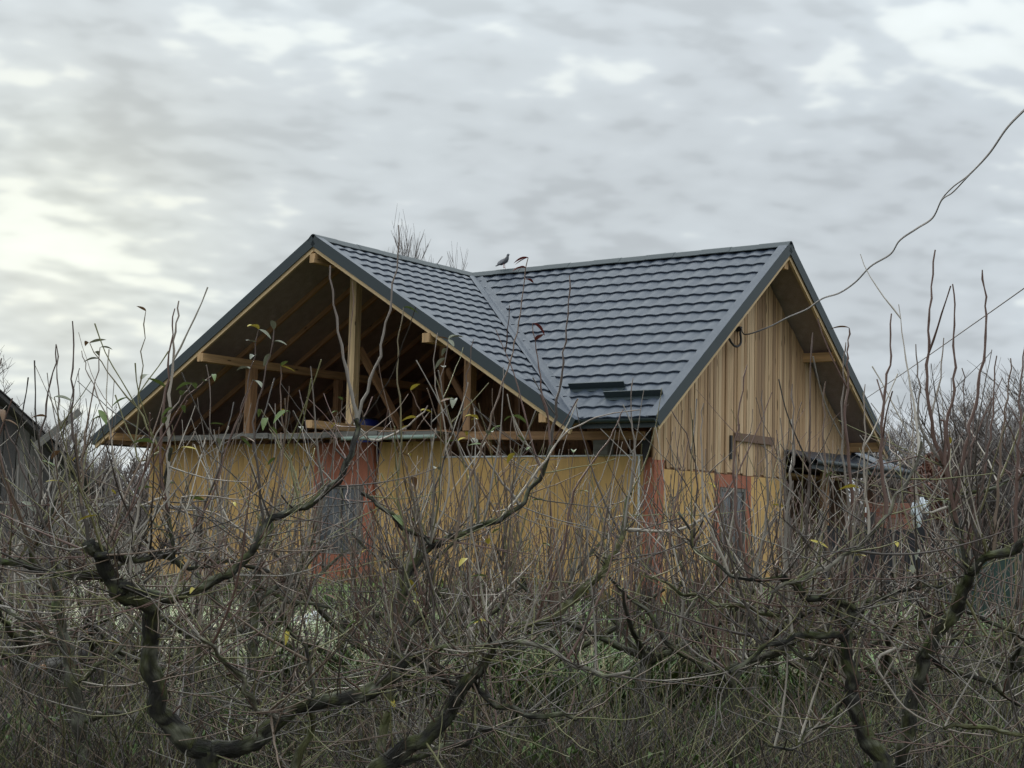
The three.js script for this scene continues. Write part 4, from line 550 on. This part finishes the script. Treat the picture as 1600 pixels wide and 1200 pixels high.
nearTree('pear_tree', 'pale lichen covered trunk standing behind the sawn stub, far left', 9, [
  { ground: 1, p: [[130, 1210, 26], [122, 1130, 24], [112, 1070, 22], [105, 1010, 20], [97, 970, 17], [90, 930, 14], [84, 880, 11]], perM: 10, from: 0.4 },
  { p: [[112, 1070, 9], [150, 1040, 8], [190, 1010, 7], [220, 960, 5]], perM: 26 }, { p: [[105, 1010, 9], [70, 980, 8], [20, 960, 6], [-40, 930, 5]], perM: 26 }, { p: [[122, 1130, 10], [170, 1110, 8], [210, 1130, 6]], perM: 20 },
], [], { seed: 505, perM: 26, len: 0.8, cols: [GREY, GREY, PALE, BROWN], bark: [0.135, 0.13, 0.095], leaves: 10, lean: 0.8, side: 0.4 });
nearTree('pear_tree', 'upright grey green pear trunk between the U limbed tree and wall', 10.5, [
  { ground: 1, p: [[402, 1150, 20], [396, 1030, 18], [398, 960, 16], [401, 915, 15], [410, 870, 11], [420, 800, 8]], perM: 8, from: 0.5 },
  { p: [[399, 950, 9], [440, 910, 8], [480, 870, 7], [500, 800, 5]], perM: 30 }, { p: [[397, 1000, 9], [350, 950, 8], [310, 900, 6], [300, 850, 5]], perM: 30 }, { p: [[401, 915, 8], [450, 940, 7], [520, 950, 5]], perM: 30 },
], [], { seed: 606, perM: 28, len: 0.9, cols: [GREY, BROWN, GREY, PALE, RED], bark: [0.12, 0.115, 0.085], leaves: 10, lean: 0.6 });

// procedural orchard trees behind
function orchardTree(name, label, px, D, h, o) {
  const rs = mulberry(o.seed), p0 = at(px, 1000, D).setY(0), root = thing(name, label, 'tree', p0, 0, o.group), T = new Tubes(), th = h * (0.30 + rs() * 0.08), lean = (rs() - 0.5) * 0.3;
  const tp = [V(0, -0.05, 0), V(lean * 0.3, th * 0.5, (rs() - 0.5) * 0.1), V(lean, th, (rs() - 0.5) * 0.2)], r = o.r || 0.05; const [tg, TP, TR] = limbGeo(tp, [r * 1.2, r, r * 0.85], o.bark || [0.085, 0.075, 0.055], 9, 0.06); mesh('trunk', tg, M.bark, root); let tips = [];
  const n = o.limbs || 6; for (let i = 0; i < n; i++) { const a = i / n * 6.28 + rs(), L = (o.spread || 0.9) * (0.6 + rs() * 0.6), b = TP[Math.floor(TP.length * (0.6 + 0.38 * rs()))] || TP[TP.length - 1], dx = Math.cos(a), dz = Math.sin(a), e = 0.35 + rs() * 0.6;
    const pts = [b, V(b.x + dx * L * 0.35, b.y + L * 0.25 * e, b.z + dz * L * 0.35), V(b.x + dx * L * 0.7 + (rs() - 0.5) * 0.15, b.y + L * 0.6 * e + (rs() - 0.5) * 0.1, b.z + dz * L * 0.7), V(b.x + dx * L, b.y + L * 0.95 * e, b.z + dz * L)];
    const [g, P, R] = limbGeo(pts, [r * 0.55, r * 0.42, r * 0.32, r * 0.18], o.bark || [0.085, 0.075, 0.055], 6, 0.08); mesh('branch', g, M.bark, root);
    tips = tips.concat(clothe(T, rs, P, R, { perM: o.perM || 26, len: (h - th) * 0.62, lean: o.lean || 0.35, cols: o.cols || [BROWN, RED, GREY, BROWN], sides: o.sides || 4, subs: o.subs ?? 2, side: 0.12, r0: o.r0 || 0.0047, r1: o.r1 || 0.0017, step: 0.1, up: 0.06, wig: 0.13, nodes: 0.15, fine: o.fine ?? 13 })); }
  const tw = mesh('twigs', T.build(), M.twig, root); tw.userData.kind = 'stuff';
  for (let i = 0; i < (o.leaves || 0); i++) leaf(root, tips[Math.floor(rs() * tips.length)].clone(), 0.05 + rs() * 0.05, LM[['yellow', 'green', 'grey', 'brown', 'yellow'][Math.floor(rs() * 5)]], rs);
  return root;
}
const GM = [GREY, BROWN, GREY, PALE, DARK, DARK, OLIVE], RM = [BROWN, RED, GREY, RED, DARK, OLIVE, DARK];
[
  [30, 11, 2.75, GM, 'grey bare fruit tree growing before the old shed wall'], [170, 12, 2.6, GM, 'grey bare fruit tree growing between the old shed and house'], [300, 11.5, 2.5, GM, 'bare fruit tree before the left end of the ochre wall'], [420, 13, 2.65, GM, 'bare fruit tree before the wall left of the terracotta panel'],
  [530, 12, 2.6, GM, 'grey bare fruit tree hiding the front window'], [640, 11, 2.45, RM, 'brown bare fruit tree right of the front window'], [720, 13, 2.5, RM, 'brown bare fruit tree before the stepped wall top'], [810, 11.5, 2.45, RM, 'brown bare fruit tree before the middle of the ochre wall'], [900, 13, 2.55, RM, 'brown bare fruit tree under the short dark gutter'],
  [985, 11, 2.35, RM, 'brown bare fruit tree just left of the terracotta corner'], [1075, 12, 2.6, RM, 'reddish bare fruit tree just right of the terracotta corner'], [1150, 10.5, 2.6, RM, 'reddish bare fruit tree hiding the side window'], [1215, 12.5, 2.85, RM, 'reddish bare fruit tree right of the side window'], [1280, 11, 2.7, RM, 'reddish bare fruit tree before the dark porch'],
  [1410, 11, 2.55, RM, 'reddish bare fruit tree before the black screen'], [1560, 11, 2.7, RM, 'reddish bare fruit tree before the sagging green net'], [1640, 12, 2.7, RM, 'reddish bare fruit tree rising right of the green net'], [-60, 12, 2.7, GM, 'grey bare fruit tree beside the old shed rail'],
].forEach(([px, D, h, cols, label], i) => orchardTree('fruit_tree', label, px, D, h, { seed: 1000 + i * 13, cols, limbs: 5, perM: px > 1020 ? 13 : 16, fine: px > 1020 ? 6 : 10, spread: 0.95, leaves: i < 10 ? 4 : 1, lean: 0.24, group: 'bare orchard trees before the house' }));
// low suckers and brambles that close the lower part
{
  const protos = [0, 1, 2, 3].map(k => { const T = new Tubes(), rs = mulberry(700 + k); for (let i = 0; i < 26; i++) { const a = rs() * 6.28, R = rs() * 0.5, c = [BROWN, DARK, DARK, DARK, OLIVE, [0.08, 0.11, 0.035]][Math.floor(rs() * 6)]; const pts = shoot(T, rs, V(Math.cos(a) * R, -0.02, Math.sin(a) * R), V((rs() - 0.5) * 1.3, 1, (rs() - 0.5) * 1.3), 0.45 + rs() * 0.85, 0.0052, 0.0018, { col: c, sides: 3, step: 0.1, up: 0.0, wig: 0.2 }); if (rs() < 0.7) shoot(T, rs, pts[2], V(rs() - 0.5, 0.4, rs() - 0.5), 0.4, 0.0035, 0.002, { col: c, sides: 3, step: 0.1, up: 0, wig: 0.2 }); } return T.build(); });
  const rs = mulberry(99), dm = new THREE.Object3D();
  protos.forEach((g, k) => { const n = 360, im = new THREE.InstancedMesh(g, M.twig, n); im.name = numbered('brambles'); im.castShadow = im.receiveShadow = true; for (let i = 0; i < n; i++) { const d = 8.6 + rs() * 9, x = (rs() * 2 - 1) * (0.36 * d + 0.5); dm.position.set(x, 0, -d); dm.rotation.set(0, rs() * 6.28, 0); const s = 0.7 + rs() * 0.5; dm.scale.set(s, s * (0.36 + rs() * 0.5), s); dm.updateMatrix(); im.setMatrixAt(i, dm.matrix); } im.userData.kind = 'stuff'; tag(im, ['tangle of brown bramble stems under the orchard trees', 'tangle of olive suckers under the orchard trees', 'tangle of dark thin canes under the orchard trees', 'tangle of grey stems under the orchard trees'][k], 'brambles'); scene.add(im); });
  // grass
  const gp = []; const rg = mulberry(31), pos = [], nor = [], col = []; for (let i = 0; i < 26; i++) { const a = rg() * 6.28, R = rg() * 0.14, h = 0.12 + rg() * 0.26, b = rg() * 6.28, w = 0.004, bx = Math.cos(a) * R, bz = Math.sin(a) * R, lx = Math.cos(b) * h * 0.6, lz = Math.sin(b) * h * 0.6, px = -Math.sin(b) * w, pz = Math.cos(b) * w; const P = [[bx - px, 0, bz - pz], [bx + px, 0, bz + pz], [bx + lx * 0.3 + px, h * 0.7, bz + lz * 0.3 + pz], [bx + lx * 0.3 - px, h * 0.7, bz + lz * 0.3 - pz], [bx + lx, h * 0.95, bz + lz]]; for (const q of [0, 1, 2, 0, 2, 3, 3, 2, 4]) { pos.push(...P[q]); nor.push(0, 1, 0); const dry = rg() < 0.02 ? 1 : 0, t = i % 5 === 0 ? [0.20, 0.17, 0.07] : [0.095, 0.165, 0.035]; col.push(...t); } }
  const gg = new THREE.BufferGeometry(); gg.setAttribute('position', new THREE.Float32BufferAttribute(pos, 3)); gg.setAttribute('normal', new THREE.Float32BufferAttribute(nor, 3)); gg.setAttribute('color', new THREE.Float32BufferAttribute(col, 3)); gg.setAttribute('uv', new THREE.Float32BufferAttribute(new Float32Array(pos.length / 3 * 2), 2));
  const n = 17000, im = new THREE.InstancedMesh(gg, M.twig, n); im.name = 'grass'; im.receiveShadow = true; for (let i = 0; i < n; i++) { const d = 10.8 + rs() * 20, x = (rs() * 2 - 1) * (0.38 * d + 0.6); const gn = fbm3(x * 0.35, d * 0.3, 1, 3), s = gn > 0.06 ? 1.9 : gn > -0.08 ? 1.15 : 0.4; dm.position.set(x, -0.03, -d); dm.rotation.set(0, rs() * 6.28, 0); dm.scale.setScalar(s * (0.8 + rs() * 0.7)); dm.updateMatrix(); im.setMatrixAt(i, dm.matrix); } im.userData.kind = 'stuff'; tag(im, 'green winter grass under the orchard trees', 'grass'); scene.add(im);
}
{ // low broad leaved weeds in patches
  const rw = mulberry(83), pos = [], col = []; for (let i = 0; i < 30; i++) { const a = rw() * 6.28, L = 0.022 + rw() * 0.03, R = rw() * 0.12, h = 0.05 + rw() * 0.28, x = Math.cos(a) * R, z = Math.sin(a) * R, dx = Math.cos(a) * L, dz = Math.sin(a) * L, wx = -Math.sin(a) * L * 0.32, wz = Math.cos(a) * L * 0.32, P = [[x, h, z], [x + dx * 0.5 + wx, h + 0.015, z + dz * 0.5 + wz], [x + dx, h - 0.02, z + dz], [x + dx * 0.5 - wx, h + 0.015, z + dz * 0.5 - wz]], c = rw() < 0.06 ? [0.34, 0.32, 0.06] : [0.095, 0.15, 0.04]; for (const q of [0, 1, 2, 0, 2, 3]) { pos.push(...P[q]); col.push(...c); } const S = [[x * 0.3, 0, z * 0.3], [x * 0.3 + 0.004, 0, z * 0.3], [x, h, z]]; for (const q of S) { pos.push(...q); col.push(0.10, 0.11, 0.05); } }
  const g = new THREE.BufferGeometry(); g.setAttribute('position', new THREE.Float32BufferAttribute(pos, 3)); g.setAttribute('color', new THREE.Float32BufferAttribute(col, 3)); g.setAttribute('uv', new THREE.Float32BufferAttribute(new Float32Array(pos.length / 3 * 2), 2)); g.computeVertexNormals();
  const n = 650, im = new THREE.InstancedMesh(g, M.twig, n), dm = new THREE.Object3D(); im.name = 'weeds'; let k = 0; while (k < n) { const d = 9 + rw() * 9, x = (rw() * 2 - 1) * (0.36 * d + 0.4); if (fbm3(x * 0.6 + 4, d * 0.6, 3, 2) < 0.02 - (x > 0.6 ? 0.1 : 0)) { if (rw() > 0.1) continue; } dm.position.set(x, 0, -d); dm.rotation.set(0, rw() * 6.28, 0); dm.scale.setScalar(0.8 + rw() * 0.8); dm.updateMatrix(); im.setMatrixAt(k++, dm.matrix); } im.userData.kind = 'stuff'; tag(im, 'low green leafy weeds between the orchard trunks', 'weeds'); scene.add(im);
}
// bare woodland trees far behind
function farTree(seed, h, col, depth = 5) {
  const rs = mulberry(seed), T = new Tubes(), W = new Tubes();
  const br = (p, d, len, r, lv) => { const n = 5, pts = [p.clone()], rad = [r], q = p.clone(), dd = d.clone(); for (let i = 1; i <= n; i++) { dd.x += (rs() - 0.5) * 0.22; dd.z += (rs() - 0.5) * 0.22; dd.y += 0.04; dd.normalize(); q.addScaledVector(dd, len / n); pts.push(q.clone()); rad.push(r * (1 - 0.5 * i / n)); } (lv === 0 ? T : W).add(pts, rad, lv === 0 ? 7 : lv < 3 ? 4 : 3, col);
    if (lv >= depth - 1) return; const m = lv === 0 ? 9 : lv === 1 ? 6 : 5; for (let k = 0; k < m; k++) { const f = (lv === 0 ? 0.35 : 0.2) + rs() * 0.8 * (lv === 0 ? 0.8 : 1), i = Math.min(n, Math.floor(f * n)), a = rs() * 6.28, sp = lv === 0 ? 0.75 : 0.8; const nd = dd.clone().multiplyScalar(0.75).add(V(Math.cos(a) * sp, 0.25, Math.sin(a) * sp)); br(pts[i], nd, len * (0.42 + rs() * 0.22), Math.max(r * 0.42, 0.012), lv + 1); } };
  br(V(0, -0.1, 0), V((rs() - 0.5) * 0.1, 1, (rs() - 0.5) * 0.1), h * 0.62, h * 0.014, 0); return [T.build(), W.build()];
}
{
  const kinds = [farTree(1, 9, [0.15, 0.13, 0.12]), farTree(2, 8, [0.17, 0.15, 0.14]), farTree(3, 10, [0.14, 0.12, 0.105]), farTree(4, 7, [0.16, 0.125, 0.11])], rs = mulberry(61);
  const put = (px, D, k, s, label, group) => { const t = thing('bare_tree', label, 'tree', at(px, 900, D).setY(0), rs() * 6.28, group); t.scale.setScalar(s); mesh('trunk', kinds[k][0], M.bark, t); const c = mesh('crown', kinds[k][1], M.twig, t); c.userData.kind = 'stuff'; };
  [[1375, 52, 1, 0.80], [1405, 60, 0, 0.82], [1440, 58, 2, 0.66], [1475, 50, 3, 0.86], [1505, 55, 0, 0.75], [1535, 50, 2, 0.74], [1560, 58, 1, 0.98], [1590, 48, 0, 0.86], [1622, 52, 2, 0.88], [1660, 50, 3, 1.2], [1500, 66, 1, 0.92], [1580, 68, 2, 0.9]].forEach(a => put(...a, 'tall bare woodland tree far behind the right end of the house', 'bare trees of the wood behind the porch'));
  [[-20, 60, 0, 0.72], [20, 55, 3, 0.86], [60, 62, 1, 0.80], [105, 58, 2, 0.62], [150, 66, 0, 0.6], [-60, 58, 2, 0.8]].forEach(a => put(...a, 'bare woodland tree far behind the old shed', 'bare trees behind the shed'));
  put(652, 44, 1, 1.40, 'bare treetop just showing above the roof valley'); scene.children[scene.children.length - 1].scale.set(0.55, 1.47, 0.55);
  // russet tree still in leaf
  const r = thing('russet_tree', 'small rounded tree with russet autumn leaves behind the pale plastic wrap', 'tree', at(1455, 900, 48).setY(0)); mesh('trunk', farTree(9, 5, [0.10, 0.075, 0.06], 3)[0], M.bark, r); mesh('branches', farTree(9, 5, [0.10, 0.075, 0.06], 4)[1], M.twig, r).userData.kind = 'stuff';
  const lp = [], ln = [], rl = mulberry(12), lc = []; for (let i = 0; i < 5200; i++) { const a = rl() * 6.28, y = rl(), rr = Math.sqrt(rl()) * (0.95 * Math.sin(Math.PI * (0.12 + 0.85 * y))) * (0.8 + 0.5 * fbm3(Math.cos(a) * 2, y * 5, Math.sin(a) * 2, 2)), c = V(Math.cos(a) * rr, 0.9 + y * 3.5, Math.sin(a) * rr); if (fbm3(c.x * 2.2, c.y * 2.2, c.z * 2.2, 2) < -0.05) continue; const u = V(rl() - 0.5, rl() - 0.5, rl() - 0.5).normalize().multiplyScalar(0.06), w = V(rl() - 0.5, rl() - 0.5, rl() - 0.5).normalize().multiplyScalar(0.045); for (const [p, q] of [[-1, -1], [1, -1], [1, 1], [-1, -1], [1, 1], [-1, 1]]) { lp.push(c.x + u.x * p + w.x * q, c.y + u.y * p + w.y * q, c.z + u.z * p + w.z * q); const k = 0.7 + 0.5 * ((i * 7) % 10) / 10; lc.push(0.19 * k, 0.085 * k, 0.055 * k); } }
  const lg = new THREE.BufferGeometry(); lg.setAttribute('position', new THREE.Float32BufferAttribute(lp, 3)); lg.setAttribute('color', new THREE.Float32BufferAttribute(lc, 3)); lg.setAttribute('uv', new THREE.Float32BufferAttribute(new Float32Array(lp.length / 3 * 2), 2)); lg.computeVertexNormals(); mesh('crown', lg, M.twig, r).userData.kind = 'stuff';
  // scrub that closes the horizon
  const sp = farTree(15, 3.2, [0.135, 0.11, 0.095], 4), sg = mergeGeometries(sp), im = new THREE.InstancedMesh(sg, M.twig, 420), dm = new THREE.Object3D(); im.name = 'far_scrub'; for (let i = 0; i < 420; i++) { const side = i % 3, d = 50 + rs() * 60, x = side ? 0.23 * d + rs() * 0.30 * d : -0.23 * d - rs() * 0.25 * d; dm.position.set(x, -0.1, -d); dm.rotation.y = rs() * 6.28; dm.scale.setScalar(0.9 + rs() * 1.0); dm.updateMatrix(); im.setMatrixAt(i, dm.matrix); } im.userData.kind = 'stuff'; tag(im, 'far brown scrub and thicket closing the horizon', 'scrub'); scene.add(im);
}
renderer.render(scene, camera);
